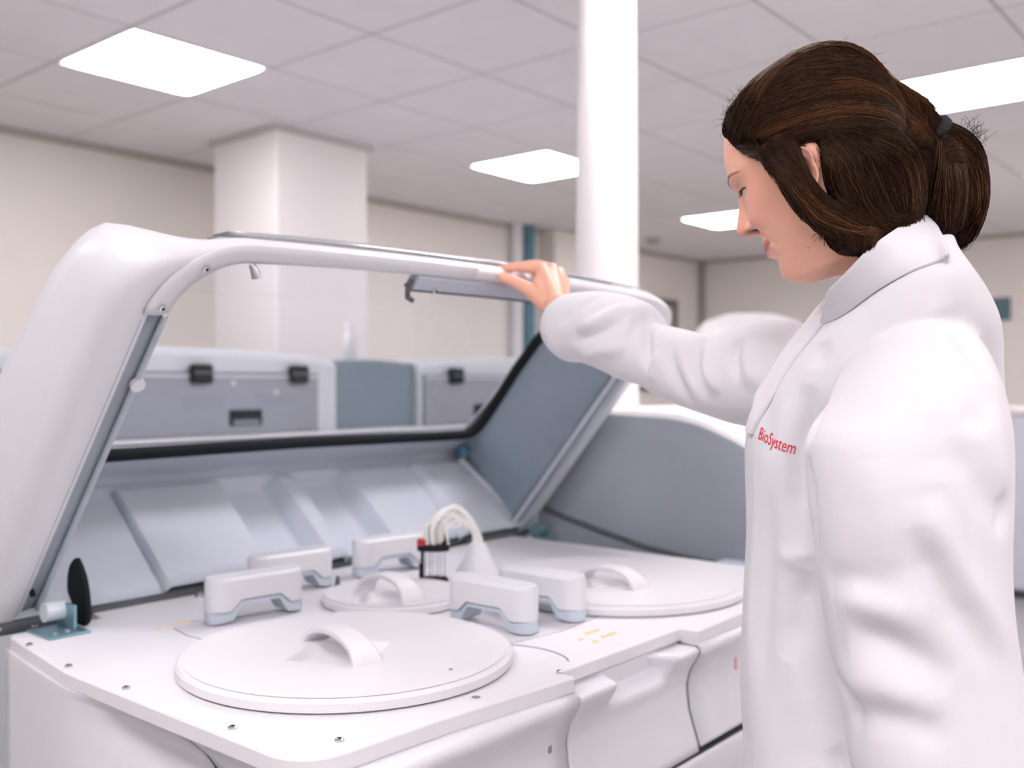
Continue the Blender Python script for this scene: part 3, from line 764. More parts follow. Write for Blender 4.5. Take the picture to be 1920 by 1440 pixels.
# ---- head frame
HA, HP = R(28), R(27)
HC = V(1537, 322, 1.052)                      # between the ears
HS = 0.94                                    # head size
def hdir(f, l, t):
    # forward (pitched), left (towards the near side), up
    fh = math.cos(HP) * f + math.sin(HP) * t
    z = -math.sin(HP) * f + math.cos(HP) * t
    return W(-math.cos(HA) * fh - math.sin(HA) * l, math.sin(HA) * fh - math.cos(HA) * l, z)
def H(f, l, t): return HC + hdir(f, l, t) * (HS * .01)          # head centimetres -> room metres
HM = np.array([hdir(1, 0, 0), hdir(0, 1, 0), hdir(0, 0, 1)])      # rows: head axes in room space
def to_head(c): return (c - np.array(HC)) @ HM.T / (HS * .01)
PROF = [  # t, front, back, half width, centre, exponent front
    (12.45, -.6, -1.6, .7, -1.1, 2), (12.3, 1.6, -3.4, 2.6, -1.0, 2), (11.8, 3.7, -5.3, 4.3, -1.0, 2), (10.9, 5.8, -7.0, 5.7, -1.0, 2.05), (9.6, 7.5, -8.3, 6.7, -1.0, 2.1),
    (8.0, 8.05, -9.1, 7.25, -1.0, 2.15), (6.2, 8.85, -9.5, 7.5, -1.0, 2.2), (4.6, 9.2, -9.6, 7.5, -.8, 2.25), (3.5, 9.35, -9.5, 7.4, -.6, 2.3), (2.4, 9.05, -9.3, 7.2, -.5, 2.3),
    (1.2, 8.85, -9.0, 7.0, -.4, 2.3), (0, 8.8, -8.6, 6.9, -.2, 2.25), (-1.4, 8.85, -8.0, 6.75, 0, 2.2), (-2.8, 8.95, -7.3, 6.55, .1, 2.15), (-4.2, 9.1, -6.7, 6.3, .3, 2.05), (-5.4, 9.15, -6.3, 6.0, .5, 1.95),
    (-6.6, 8.9, -6.1, 5.6, .6, 1.9), (-7.8, 8.75, -5.9, 5.2, .6, 1.85), (-8.8, 8.7, -5.8, 4.9, .5, 1.8), (-9.6, 8.4, -5.8, 4.75, .2, 1.8), (-10.3, 7.6, -5.8, 4.7, -.2, 1.85), (-10.8, 6.2, -5.8, 4.75, -.6, 1.95),
    (-11.1, 4.4, -5.8, 4.9, -1.0, 2), (-11.6, 3.2, -5.9, 5.0, -1.2, 2), (-12.6, 2.9, -5.9, 4.9, -1.4, 2), (-14, 2.8, -5.9, 4.8, -1.6, 2), (-16, 2.8, -6.0, 4.8, -1.7, 2), (-17, 2.6, -6.0, 4.8, -1.8, 2)]
PROF = [((8 + (p_[0] - 8) * .77) if p_[0] > 8 else p_[0],) + p_[1:] for p_ in PROF]
TT = PROF[0][0]
def prof_at(t):
    for a, b in zip(PROF, PROF[1:]):
        if t >= b[0]:
            q = (a[0] - t) / (a[0] - b[0]); return [x + (y - x) * q for x, y in zip(a[1:], b[1:])]
    return PROF[-1][1:]
def G(x, s): return math.exp(-(x / s) ** 2)
def face(l, t, fr):
    """extra forward relief (cm) on the front of the face"""
    al = abs(l); d = 0.0
    h = itp([(-3.3, 0), (-2.9, .35), (-2.5, 1.25), (-2.1, 2.1), (-1.6, 2.55), (-1.1, 2.6), (-.4, 2.15), (.4, 1.6), (1.2, 1.0), (2.0, .45), (2.7, .05), (3.4, .12), (4.2, 0)], t)
    wd = itp([(-3, .9), (-2.2, 1.15), (-1.5, 1.1), (-.5, .85), (.5, .72), (2.5, .62), (4, 1.5)], t)
    d += h * math.exp(-(al / wd) ** 2.4)
    d += 1.0 * G(al - 1.5, .48) * G(t + 1.95, .6)                     # alae
    d -= 1.7 * G(al - 1.0, .38) * G(t + 2.5, .34)                      # nostrils
    d -= .75 * G(al - 3.0, 1.35) * G(t - 2.25, .95)                    # sockets
    d += .45 * G(al - 3.1, 1.0) * G(t - 2.15, .62)                     # lids
    d -= .16 * G(al - 3.1, 1.1) * G(t - 2.95, .17)                     # lid crease
    d += .28 * G(al - 2.7, 1.9) * G(t - 3.75, .55)                     # brow
    d += .40 * G(al - 4.4, 1.7) * G(t + .3, 1.5)                       # cheekbone
    d += .95 * G(al - 3.35, 1.15) * G(t + 1.75, 1.2)                    # smiling cheek
    q = max(0, min(1, (-2.3 - t) / 3.2)); ln = 1.75 + 1.45 * q
    d -= .42 * G(al - ln, .30) * sm(-2.0, -2.6, t) * sm(-6.0, -5.2, t)  # fold from nose to mouth
    tm = -5.15 + .055 * al * al                                          # smiling mouth line
    e = sm(3.1, 2.2, al)
    d += (.46 * G(t - tm - .45, .42) * G(al, 1.9) + .50 * G(t - tm + .55, .45) * G(al, 1.7)) * e
    d -= .34 * G(t - tm, .14) * e
    d -= .15 * G(al, .25) * G(t + 3.9, .5)
    d -= .30 * G(al, 2.0) * G(t + 6.75, .42)
    d += .38 * G(al, 1.5) * G(t + 8.5, 1.0)
    return d
bm = bmesh.new()
NT, NP = 150, 150
ts = [TT - (TT + 17) * (k / NT) for k in range(NT + 1)]
rings = []
for t in ts:
    F, B, w, c, ex = prof_at(t)
    row = []
    for k in range(NP):
        ph = 2 * math.pi * k / NP; cs, sn = math.cos(ph), math.sin(ph)
        e = 2 / (ex if cs > 0 else 2.1)
        f = c + ((F - c) if cs > 0 else (c - B)) * math.copysign(abs(cs) ** e, cs)
        l = w * math.copysign(abs(sn) ** e, sn)
        if cs > 0 and -11 < t < 6: f += face(l, t, F) * sm(0, .25, cs)
        row.append(H(f, l - .42 * max(0, -10.5 - t), t))
    rings.append(row)
loft(bm, rings)
# ears: cup shaped, standing a little off the head
for sg in (1, -1):
    rows = []
    for th in range(0, 361, 12):
        a = R(th); row = []
        ro = itp([(0, 1.75), (60, 2.35), (90, 2.75), (130, 2.45), (180, 1.35), (230, 1.9), (270, 3.0), (310, 2.6), (360, 1.75)], th)
        for r, hgt in ((1.0, -.9), (1.04, -.1), (1.0, .36), (.93, .44), (.85, .30), (.78, .12), (.68, .26), (.56, .22), (.42, -.18), (.25, -.42), (.02, -.45)):
            ff = -math.cos(a) * ro * r; tt = math.sin(a) * ro * r
            lob = sm(-1.3, -2.6, tt)
            hh = hgt * (1 - .6 * lob) + .22 * lob
            row.append((ff, tt, hh))
        rows.append(row)
    v = []
    for row in rows[:-1]:
        r_ = []
        for ff, tt, hh in row:
            lean = .20 * ff * -1
            f = .75 + ff * .74 - .18 * tt; t = -.9 + tt * .92
            l = 7.0 + (.35 * (-ff) * .6 + .35) + hh
            r_.append(bm.verts.new(H(f, sg * l, t)))
        v.append(r_)
    for a, b in zip(v, v[1:] + v[:1]):
        for j in range(len(a) - 1): bm.faces.new((a[j], a[j + 1], b[j + 1], b[j]))
    bm.faces.new([r[0] for r in v][::-1]); bm.faces.new([r[-1] for r in v])

# ---- torso, arms, hips and legs under the clothes
def oval3(px, d, z, hw, hd, n=24, tw=0):
    a0 = (px - 960) / FX * 1.10
    out = []
    for k in range(n):
        c, s = math.cos(2 * math.pi * k / n), math.sin(2 * math.pi * k / n)
        out.append(W(a0 + hw * c + tw * s * hd, d + hd * s, z))
    return out
loft(bm, [oval3(1655, 1.10, 1.40, .045, .050), oval3(1665, 1.11, 1.375, .060, .085), oval3(1668, 1.12, 1.34, .080, .12), oval3(1665, 1.145, 1.25, .095, .105), oval3(1650, 1.15, 1.12, .090, .092),
          oval3(1645, 1.15, 1.02, .080, .085), oval3(1655, 1.14, .92, .095, .105), oval3(1660, 1.12, .82, .11, .14)])
HB0 = (1655 - 960) / FX * 1.10
for sg in (-1, 1):      # legs
    b = 1.12 + sg * .080
    limb(bm, [W(HB0, b, .86), W(HB0 - .01, b, .66), W(HB0 - .012, b, .50), W(HB0 + .012, b, .36), W(HB0 + .03, b, .12), W(HB0 + .03, b, .09)], [.070, .070, .056, .052, .036, .036])
    limb(bm, [W(HB0 + .03, b, .06), W(HB0 - .06, b, .042), W(HB0 - .14, b, .03)], [.042, .036, .024])
SHN, SHF = V(1690, 720, .99), V(1530, 722, 1.225)
ELN = V(1700, 1120, .945); WRN = V(1725, 1500, .93)
ELF = V(1245, 676, 1.42); WRF = V(1046, 577, 1.635)
limb(bm, [SHN, SHN.lerp(ELN, .5), ELN], [.044, .046, .042]); limb(bm, [ELN, ELN.lerp(WRN, .4), WRN], [.042, .040, .026])
limb(bm, [SHF, SHF.lerp(ELF, .5), ELF], [.040, .036, .034]); limb(bm, [ELF, ELF.lerp(WRF, .4), WRF.lerp(ELF, .10), WRF], [.034, .034, .026, .025])
# near hand hangs below the picture, relaxed
hn = WRN; dn = Vector((0, 0, -1))
limb(bm, [hn, hn + W(.0, .0, -.05), hn + W(-.005, 0, -.085)], [.024, .034, .032], 14)
for k in range(4):
    o_ = W(-.030 + .020 * k, .004, -.095); ln = (.062, .07, .066, .052)[k]
    limb(bm, [hn + o_, hn + o_ + W(-.004, .008, -ln * .5), hn + o_ + W(-.004, .026, -ln)], [.0095, .0085, .007], 10, 4)
limb(bm, [hn + W(-.025, .0, -.04), hn + W(-.045, .015, -.075), hn + W(-.045, .025, -.105)], [.013, .011, .008], 10, 4)
# far hand on the lid edge: palm, four fingers over the top, thumb below the rim
MC = [V(1016, 505, 1.705), V(1035, 505, 1.725), V(1049, 512, 1.748), V(1058, 526, 1.768)]
for m_, r_ in zip(MC, (.0125, .0122, .0115, .0105)):
    base = WRF + (m_ - WRF) * .12
    limb(bm, [base, base.lerp(m_, .55), m_], [.0165, .0145, r_], 12, 4)
FING = [[(1016, 505, 1.705), (976, 501, 1.722), (948, 503, 1.738), (929, 505, 1.752)],
        [(1035, 505, 1.725), (1003, 497, 1.755), (978, 500, 1.778), (962, 505, 1.79)],
        [(1049, 512, 1.748), (1022, 502, 1.785), (1000, 505, 1.81), (985, 510, 1.825)],
        [(1058, 526, 1.768), (1036, 514, 1.795), (1018, 515, 1.82), (1006, 518, 1.835)]]
for fg, rr in zip(FING, ((.0108, .0095, .0082, .0068), (.0108, .0096, .0084, .007), (.0104, .0092, .008, .0066), (.0094, .0082, .0072, .006))):
    limb(bm, [V(*p) for p in fg], rr, 12, 4)
limb(bm, [V(1024, 568, 1.655), V(996, 546, 1.678), V(966, 529, 1.688), V(950, 523, 1.692), V(941, 520, 1.695)], [.017, .0135, .0105, .0098, .0082], 12, 4)
limb(bm, [V(1020, 560, 1.66), V(1012, 530, 1.685), V(1024, 515, 1.71)], [.015, .013, .012], 12, 4)
M_SKIN = mat('skin', (.74, .42, .33), .45, var=.05, scale=120, sss=.15, bump=.12, bscale=700)
BODY = remesh('person', bm, M_SKIN, .0021, smooth_it=2)
FEET = Vector(W(HB0, 1.10, 0))
BODY.location = FEET
setco(BODY, coords(BODY) - np.array(FEET))
tag(BODY, 'woman in a white lab coat bending towards the analyzer, one hand on its raised lid', 'person')
# colour of the skin: lips, blush, freckles, knuckles follow the anatomy; nostril and lip-line shade painted in
hc = to_head(coords(BODY) + np.array(FEET)); f_, l_, t_ = hc.T
al = np.abs(l_)
g = lambda x, s: np.exp(-(x / s) ** 2)
col = np.tile(np.array([.84, .45, .32]), (len(hc), 1))
def mixc(m, c):
    global col
    m = np.clip(m, 0, 1)[:, None]; col = col * (1 - m) + np.array(c) * m
facem = (f_ > 3) * (t_ < 9) * (t_ > -11.5)
mixc(.55 * g(al - 4.2, 2.2) * g(t_ + .8, 2.4) * facem, (.74, .33, .26))
mixc(.55 * g(al, 1.3) * g(t_ + 1.5, 1.2) * (f_ > 9.6), (.72, .30, .25))
tm = -5.15 + .055 * al * al
lip = np.clip(1.25 - np.abs(t_ - tm) / .62, 0, 1) * (al < 2.5) * (f_ > 7.2)
mixc(np.clip(lip * 1.5, 0, .85), (.52, .17, .16))
mixc(.9 * g(t_ - tm, .10) * (al < 2.7) * (f_ > 7), (.22, .06, .05))  # shade in the parting of the lips, painted as colour
mixc(1.3 * g(al - 1.05, .50) * g(t_ + 2.42, .40) * (f_ > 8.3), (.07, .02, .02))  # darkness inside the nostrils, painted as colour
mixc(.5 * g(al - 3.1, 1.2) * g(t_ - 2.6, .5) * facem, (.55, .28, .22))
mixc(.6 * (al > 6.6) * g(f_ - .75, 2.3) * g(t_ + .9, 3), (.66, .28, .22))
mole = np.linalg.norm(hc - np.array([4.52, 4.35, -8.0]), axis=1)
mixc(.8 * g(mole, .085) * (l_ > 0), (.20, .08, .05))
ca = BODY.data.color_attributes.new('skin_tone', 'FLOAT_COLOR', 'POINT')
ca.data.foreach_set('color', np.concatenate([col, np.ones((len(col), 1))], 1).ravel())
nt = M_SKIN.node_tree; b_ = nt.nodes['Principled BSDF']
at = nt.nodes.new('ShaderNodeVertexColor'); at.layer_name = 'skin_tone'
mx = nt.nodes.new('ShaderNodeMix'); mx.data_type = 'RGBA'; mx.blend_type = 'MULTIPLY'
sp = nt.nodes.new('ShaderNodeTexNoise'); sp.inputs['Scale'].default_value = 420; sp.inputs['Detail'].default_value = 2
tc_ = nt.nodes.new('ShaderNodeTexCoord'); rp_ = nt.nodes.new('ShaderNodeValToRGB')
rp_.color_ramp.elements[0].position = .30; rp_.color_ramp.elements[0].color = (.95, .90, .87, 1)
rp_.color_ramp.elements[1].position = .42; rp_.color_ramp.elements[1].color = (1, 1, 1, 1)
nt.links.new(tc_.outputs['Object'], sp.inputs['Vector']); nt.links.new(sp.outputs['Fac'], rp_.inputs['Fac'])
mx.inputs['Factor'].default_value = 1.0
nt.links.new(at.outputs['Color'], mx.inputs['A']); nt.links.new(rp_.outputs['Color'], mx.inputs['B'])
nt.links.new(mx.outputs['Result'], b_.inputs['Base Color'])
def bvh(o):
    c = coords(o) + np.array(wloc(o)); fs = [tuple(p.vertices) for p in o.data.polygons]
    return BVHTree.FromPolygons([Vector(x) for x in c], fs)
BVB = bvh(BODY)
def face_at(l, t):
    """point and normal on the face surface in front of (l, t)"""
    o = H(18, l, t); h = BVB.ray_cast(o, hdir(-1, 0, 0)); return h[0], h[1]

# ---- eyes: dark lash line, brow, small glint of the eye
M_HAIR = bpy.data.materials.new('hair'); M_HAIR.use_nodes = True
nt = M_HAIR.node_tree; b_ = nt.nodes['Principled BSDF']
tc_ = nt.nodes.new('ShaderNodeTexCoord'); nz = nt.nodes.new('ShaderNodeTexNoise'); nz.inputs['Scale'].default_value = 28; nz.inputs['Detail'].default_value = 4
rp_ = nt.nodes.new('ShaderNodeValToRGB')
rp_.color_ramp.elements[0].position = .38; rp_.color_ramp.elements[0].color = (.010, .006, .005, 1)
rp_.color_ramp.elements[1].position = .72; rp_.color_ramp.elements[1].color = (.035, .017, .010, 1)
nt.links.new(tc_.outputs['Object'], nz.inputs['Vector']); nt.links.new(nz.outputs['Fac'], rp_.inputs['Fac']); nt.links.new(rp_.outputs['Color'], b_.inputs['Base Color'])
b_.inputs['Roughness'].default_value = .8; b_.inputs['Specular IOR Level'].default_value = .0
M_LASH = mat('lash', (.03, .02, .02), .6)
for sg in (1, -1):
    bm = bmesh.new(); pts = []
    for k in range(9):
        l = 1.9 + 2.5 * k / 8; t = 1.80 + .30 * math.sin(math.pi * k / 8) - .12 * (k / 8); p, n_ = face_at(sg * l, t); pts.append(p + n_ * .0006)
    tube(bm, pts, [.0004, .0008, .0010, .0011, .0011, .0011, .0010, .0008, .0004], 6)
    rnd = random.Random(7)
    for k in range(22):
        i = min(7, int(k / 21 * 8)); q = pts[i].lerp(pts[i + 1], k / 21 * 8 - i)
        dv = (hdir(1, 0, -.45) + hdir(0, sg, 0) * (.1 + .5 * k / 21)).normalized()
        tube(bm, [q, q + dv * .0028, q + dv * .0046 + hdir(0, 0, 1) * .0008], [.00018, .00014, .00006], 4)
    o = build('eyelash', bm, M_LASH, BODY)
    bm = bmesh.new()
    for k in range(34):
        q = k / 33; l = 1.3 + 3.5 * q; t = 3.45 + .75 * math.sin(math.pi * min(1, q * 1.05) * .8) - .25 * q + rnd.uniform(-.16, .16)
        p, n_ = face_at(sg * l, t); p2, n2 = face_at(sg * (l + .55), t + .14 - .28 * q)
        if p is None or p2 is None: continue
        tube(bm, [p + n_ * .0001, (p + p2) / 2 + n_ * .0006, p2 + n2 * .0002], [.00016, .0002, .00008], 4)
    build('eyebrow', bm, mat('brow', (.24, .13, .10), .6), BODY)
    p, n_ = face_at(sg * 3.0, 1.35)
    bm = bmesh.new(); bmesh.ops.create_uvsphere(bm, u_segments=20, v_segments=12, radius=.0115, matrix=Matrix.Translation(p - hdir(1, 0, 0) * .0114))
    build('eye', bm, mat('eye_white', (.55, .50, .48), .15), BODY)
p = H(.9, 7.55, -2.8)
h = BVB.ray_cast(H(.95, 12, -2.75), hdir(0, -1, 0))
if h[0] is not None: p = h[0]
bm = bmesh.new(); bmesh.ops.create_uvsphere(bm, u_segments=14, v_segments=8, radius=.0022, matrix=Matrix.Translation(p + hdir(0, .0012, 0)))
build('earring', bm, M_STEEL, BODY)

# ---- hair: scalp volume, loose side lock, bun, then strands
bm = bmesh.new()
def hairline(ph):
    """lowest t of the hair at angle ph (0 front, pi back)"""
    a = abs(ph); a = min(a, 2 * math.pi - a)
    return itp([(0, 9.4), (.3, 9.1), (.6, 7.6), (.85, 5.2), (1.05, 3.0), (1.25, 1.9), (1.5, 1.9), (1.62, 2.2), (1.8, -1.0), (2.1, -5), (math.pi, -7)], a)
rings_o, rings_i = [], []
NR, NA = 46, 96
for k in range(NA):
    ph = 2 * math.pi * k / NA; t0 = hairline(ph if ph < math.pi else 2 * math.pi - ph)
    ro, ri = [], []
    for j in range(NR + 1):
        q = j / NR; t = TT - .01 - (TT - .01 - t0) * (1 - math.cos(q * math.pi / 2))
        F, B, w, c, ex = prof_at(t); cs, sn = math.cos(ph), math.sin(ph); e = 2 / (ex if cs > 0 else 2.1)
        f = c + ((F - c) if cs > 0 else (c - B)) * math.copysign(abs(cs) ** e, cs); l = w * math.copysign(abs(sn) ** e, sn)
        edge = sm(0, .32, 1 - q)
        th = (.12 + .72 * edge * (1 + .30 * sm(8, 12, t)) * (1 - .35 * sm(.3, .9, cs)))
        if cs < 0: th += .6 * sm(0, -1, -(-cs)) * 0 + .55 * edge * sm(0, 1, -cs)
        d = Vector((f - c, l, (t - 1.5) * .8)); d.normalize()
        ro.append(H(f + d.x * th, l + d.y * th, t + d.z * th)); ri.append(H(f - d.x * .5, l - d.y * .5, t - d.z * .5))
    rings_o.append(ro); rings_i.append(ri)
vo = [[bm.verts.new(p) for p in r] for r in rings_o]; vi = [[bm.verts.new(p) for p in r] for r in rings_i]
for k in range(NA):
    k2 = (k + 1) % NA
    for j in range(NR):
        bm.faces.new((vo[k][j], vo[k][j + 1], vo[k2][j + 1], vo[k2][j])); bm.faces.new((vi[k][j], vi[k2][j], vi[k2][j + 1], vi[k][j + 1]))
    bm.faces.new((vo[k][NR], vi[k][NR], vi[k2][NR], vo[k2][NR]))
ct, cb = bm.verts.new(H(-1.1, 0, TT + .85)), bm.verts.new(H(-1.1, 0, TT - .6))
for k in range(NA):
    k2 = (k + 1) % NA
    bm.faces.new((ct, vo[k][0], vo[k2][0])); bm.faces.new((cb, vi[k2][0], vi[k][0]))
HD = 1.0
def lockblob(pts, r): limb(bm, [V(*p) for p in pts], r, 14, 5)
lockblob([(1640, 425, 1.0), (1675, 432, 1.0), (1712, 420, 1.02)], [.012, .016, .012])
# mass behind and under the ear, swept back towards the tie
lockblob([(1560, 262, 1.0), (1590, 330, .99), (1620, 395, 1.0), (1650, 425, 1.015)], [.018, .026, .026, .016])
lockblob([(1620, 250, 1.01), (1655, 310, 1.0), (1680, 370, 1.01), (1695, 415, 1.03)], [.022, .032, .028, .015])
lockblob([(1690, 245, 1.04), (1710, 300, 1.03), (1715, 360, 1.04), (1712, 405, 1.05)], [.020, .026, .022, .012])
lockblob([(1440, 285, .995), (1462, 316, .99), (1484, 352, .985), (1510, 388, .983)], [.008, .010, .011, .012])
lockblob([(1470, 270, .985), (1482, 305, .982), (1500, 345, .980), (1526, 382, .98)], [.010, .011, .011, .012])
lockblob([(1528, 388, .985), (1560, 405, .985), (1600, 415, .99)], [.012, .016, .018])
lockblob([(1462, 318, .995), (1488, 362, .985), (1522, 402, .985), (1570, 428, .99), (1630, 440, 1.005), (1690, 432, 1.02)], [.004, .007, .009, .012, .014, .010])
lockblob([(1552, 428, .985), (1572, 452, .985), (1600, 470, .99)], [.007, .011, .006])
lockblob([(1580, 415, .99), (1620, 455, .99), (1640, 452, 1.0)], [.014, .016, .010])
lockblob([(1600, 330, 1.06), (1640, 400, 1.06), (1660, 430, 1.06)], [.05, .05, .03])
# gather at the tie, and the hanging bun
lockblob([(1650, 205, 1.05), (1710, 228, 1.055), (1752, 250, 1.06)], [.030, .024, .017])
lockblob([(1752, 252, 1.06), (1785, 290, 1.065), (1800, 340, 1.07), (1800, 400, 1.07), (1790, 445, 1.07), (1782, 464, 1.07)], [.020, .030, .029, .027, .018, .008])
lockblob([(1765, 290, 1.04), (1768, 350, 1.035), (1775, 410, 1.04)], [.016, .020, .015])
HAIR = remesh('hair', bm, M_HAIR, .003, smooth_it=4)
BVH_ = bvh(HAIR)
hang(HAIR, BODY)
rnd = random.Random(11)
strands = []
def onhair(p, out, lift):
    """drop a guide point onto the hair surface from outside along direction out"""
    h = BVH_.ray_cast(p + out * .25, -out)
    if h[0] is None or (h[0] - p).length > .09:
        q = BVH_.find_nearest(p); 
        return q[0] + q[1] * lift
    return h[0] + h[1] * lift
NEAR = W(0, -1, 0)
def sheet(guides, n, m, jit=.004, lift=(.0002, .0030), rad=.00030, side=NEAR, tail=0, mirror=False, start=(0, .06), end=(.88, 1.0)):
    """strands flowing along interpolated guides; guides are lists of measured points"""
    gg = [[Vector(p) for p in spline([V(*q) for q in g_], 5)] for g_ in guides]
    m0 = min(len(x) for x in gg)
    gg = [[x[int(round(i * (len(x) - 1) / (m0 - 1)))] for i in range(m0)] for x in gg]
    for _ in range(n):
        u = rnd.random() * (len(gg) - 1); i = min(int(u), len(gg) - 2); q = u - i
        s0 = rnd.uniform(*start) * (m0 - 1); s1 = rnd.uniform(*end) * (m0 - 1)
        off = rnd.gauss(0, jit); off2 = rnd.gauss(0, jit); lf = rnd.uniform(*lift); ph = rnd.uniform(0, 6.28)
        pts = []
        for k in range(m):
            s_ = s0 + (s1 - s0) * k / (m - 1); a = min(int(s_), m0 - 2); w_ = s_ - a
            p = gg[i][a].lerp(gg[i][a + 1], w_).lerp(gg[i + 1][a].lerp(gg[i + 1][a + 1], w_), q)
            p = p + Vector((0, 0, 1)) * off * .7 + W(1, 0, 0) * off2 * .7 + Vector((0, 0, 1)) * .0012 * math.sin(ph + k * .7)
            pts.append(p)
        out = []
        for k, p in enumerate(pts):
            p = onhair(p, side, lf * (1 if 0 < k < m - 1 else .3))
            out.append(p)
        strands.append((out, rad * rnd.uniform(.7, 1.5)))
D0 = 1.0
def g2(l, d=D0): return [(x, y, d) for x, y in l]
TOP = [g2([(1368, 206), (1400, 152), (1460, 114), (1540, 96), (1622, 112), (1688, 158), (1730, 220), (1748, 244)]),
       g2([(1360, 226), (1400, 172), (1470, 135), (1550, 124), (1636, 146), (1704, 198), (1738, 234), (1750, 248)]),
       g2([(1360, 242), (1404, 200), (1480, 168), (1560, 160), (1640, 174), (1704, 212), (1742, 240), (1752, 252)]),
       g2([(1362, 256), (1412, 224), (1490, 202), (1570, 196), (1650, 202), (1710, 225), (1744, 246), (1754, 255)]),
       g2([(1374, 272), (1424, 248), (1500, 228), (1580, 220), (1655, 224), (1714, 240), (1746, 252), (1756, 259)]),
       g2([(1392, 290), (1434, 272), (1500, 252), (1570, 243), (1650, 245), (1714, 255), (1746, 258), (1757, 262)]),
       g2([(1430, 310), (1466, 286), (1515, 262), (1575, 256), (1650, 258), (1714, 264), (1746, 264), (1757, 265)])]
sheet(TOP, 3000, 15)
CROWN = [g2([(1372, 205), (1400, 152), (1460, 108), (1540, 92), (1622, 106), (1690, 152), (1734, 216), (1750, 240)], 1.0),
         g2([(1370, 210), (1400, 158), (1460, 112), (1540, 94), (1622, 108), (1690, 154), (1734, 218), (1750, 240)], 1.05),
         g2([(1380, 214), (1410, 162), (1466, 118), (1540, 102), (1620, 116), (1686, 160), (1732, 222), (1748, 242)], 1.11)]
sheet(CROWN, 1500, 15, side=W(-.15, -.35, 1).normalized(), jit=.005)
SIDE = [g2([(1478, 258), (1488, 296), (1502, 334), (1522, 366), (1556, 398), (1605, 422), (1650, 430), (1692, 426)]),
        g2([(1444, 272), (1466, 306), (1488, 342), (1512, 378), (1550, 408), (1595, 428), (1640, 438), (1690, 432)]),
        g2([(1412, 284), (1448, 312), (1474, 346), (1498, 384), (1532, 414), (1575, 436), (1630, 446), (1680, 448)]),
        g2([(1398, 290), (1436, 318), (1461, 352), (1485, 393), (1514, 425), (1554, 454), (1596, 472), (1646, 462)])]
sheet(SIDE, 1300, 15, jit=.0025, lift=(.0004, .0035), end=(.75, 1.0))
BACK = [g2([(1532, 266), (1542, 310), (1552, 360), (1580, 404), (1630, 440), (1684, 452)]),
        g2([(1540, 262), (1566, 300), (1596, 345), (1630, 388), (1668, 426), (1702, 446)]),
        g2([(1556, 258), (1602, 284), (1644, 318), (1676, 358), (1702, 396), (1716, 416)]),
        g2([(1580, 256), (1640, 268), (1686, 290), (1714, 325), (1728, 365), (1730, 396)]),
        g2([(1620, 254), (1670, 262), (1712, 276), (1734, 300), (1742, 335), (1740, 370)])]
sheet(BACK, 1500, 13, jit=.004, lift=(.0004, .004))
FRONT = [g2([(1359, 214), (1366, 196), (1384, 170), (1406, 148), (1436, 128)], 1.05), g2([(1357, 232), (1368, 212), (1388, 192), (1412, 176), (1446, 158)], 1.04),
         g2([(1359, 250), (1376, 236), (1398, 220), (1424, 206), (1462, 192)], 1.02), g2([(1370, 276), (1390, 262), (1416, 244), (1444, 232), (1484, 222)], 1.0),
         g2([(1390, 298), (1410, 284), (1438, 266), (1466, 256), (1506, 246)], .99), g2([(1426, 318), (1444, 304), (1468, 284), (1490, 268), (1524, 254)], .985)]
sheet(FRONT, 1500, 10, side=W(-.75, -.62, .25).normalized(), jit=.004, lift=(.0006, .003), start=(0, .3), end=(.5, 1.0))
sheet([g2([(1388, 284), (1410, 284), (1440, 288), (1474, 294)], .99), g2([(1392, 294), (1412, 296), (1440, 302), (1472, 314)], .99), g2([(1404, 304), (1420, 308), (1446, 320), (1474, 336)], .985)], 420, 9, side=W(-.5, -.85, .1).normalized(), jit=.0025, lift=(.0008, .004), start=(0, .3), end=(.5, 1))
BACK2 = [g2([(1556, 300), (1566, 350), (1590, 396), (1626, 424), (1660, 436), (1690, 440)]), g2([(1620, 290), (1650, 330), (1672, 372), (1690, 404), (1700, 420), (1708, 430)]), g2([(1690, 270), (1712, 310), (1722, 350), (1724, 385), (1722, 400), (1720, 412)])]
sheet(BACK2, 350, 12, jit=.006, lift=(.001, .005))
TIPS = [g2([(1532, 418), (1541, 440), (1552, 462), (1568, 478), (1590, 488)]), g2([(1575, 420), (1590, 440), (1598, 458), (1602, 472), (1606, 486)]),
        g2([(1640, 420), (1640, 436), (1634, 450), (1624, 462), (1616, 472)])]
sheet(TIPS, 320, 8, jit=.003, lift=(.0004, .004))
BUN = [g2([(1746, 250), (1742, 290), (1736, 330), (1738, 380), (1752, 425), (1768, 455), (1784, 474)], 1.04),
       g2([(1750, 254), (1764, 290), (1770, 340), (1772, 390), (1776, 430), (1784, 472)], 1.04),
       g2([(1756, 256), (1790, 285), (1806, 335), (1808, 390), (1798, 435), (1788, 474)], 1.04),
       g2([(1762, 258), (1806, 280), (1828, 325), (1834, 375), (1818, 430), (1792, 478)], 1.06)]
sheet(BUN, 1100, 13, jit=.006, lift=(.0004, .006))
LOOP = [g2([(1742, 300), (1770, 282), (1805, 290), (1830, 325), (1836, 380), (1815, 430)], 1.04), g2([(1745, 330), (1775, 312), (1800, 322), (1812, 355), (1808, 400), (1795, 440)], 1.04)]
sheet(LOOP, 320, 12, jit=.006, lift=(.001, .008))
def wisp(p0, d0, ln, curl, r=.00022):
    p = Vector(p0); d = Vector(d0).normalized(); out = [p.copy()]
    ax = Vector((rnd.uniform(-1, 1), rnd.uniform(-1, 1), rnd.uniform(-1, 1))).normalized()
    for k in range(9):
        d = (d + ax.cross(d) * curl).normalized(); p = p + d * ln / 9; out.append(p.copy())
    strands.append((out, r))
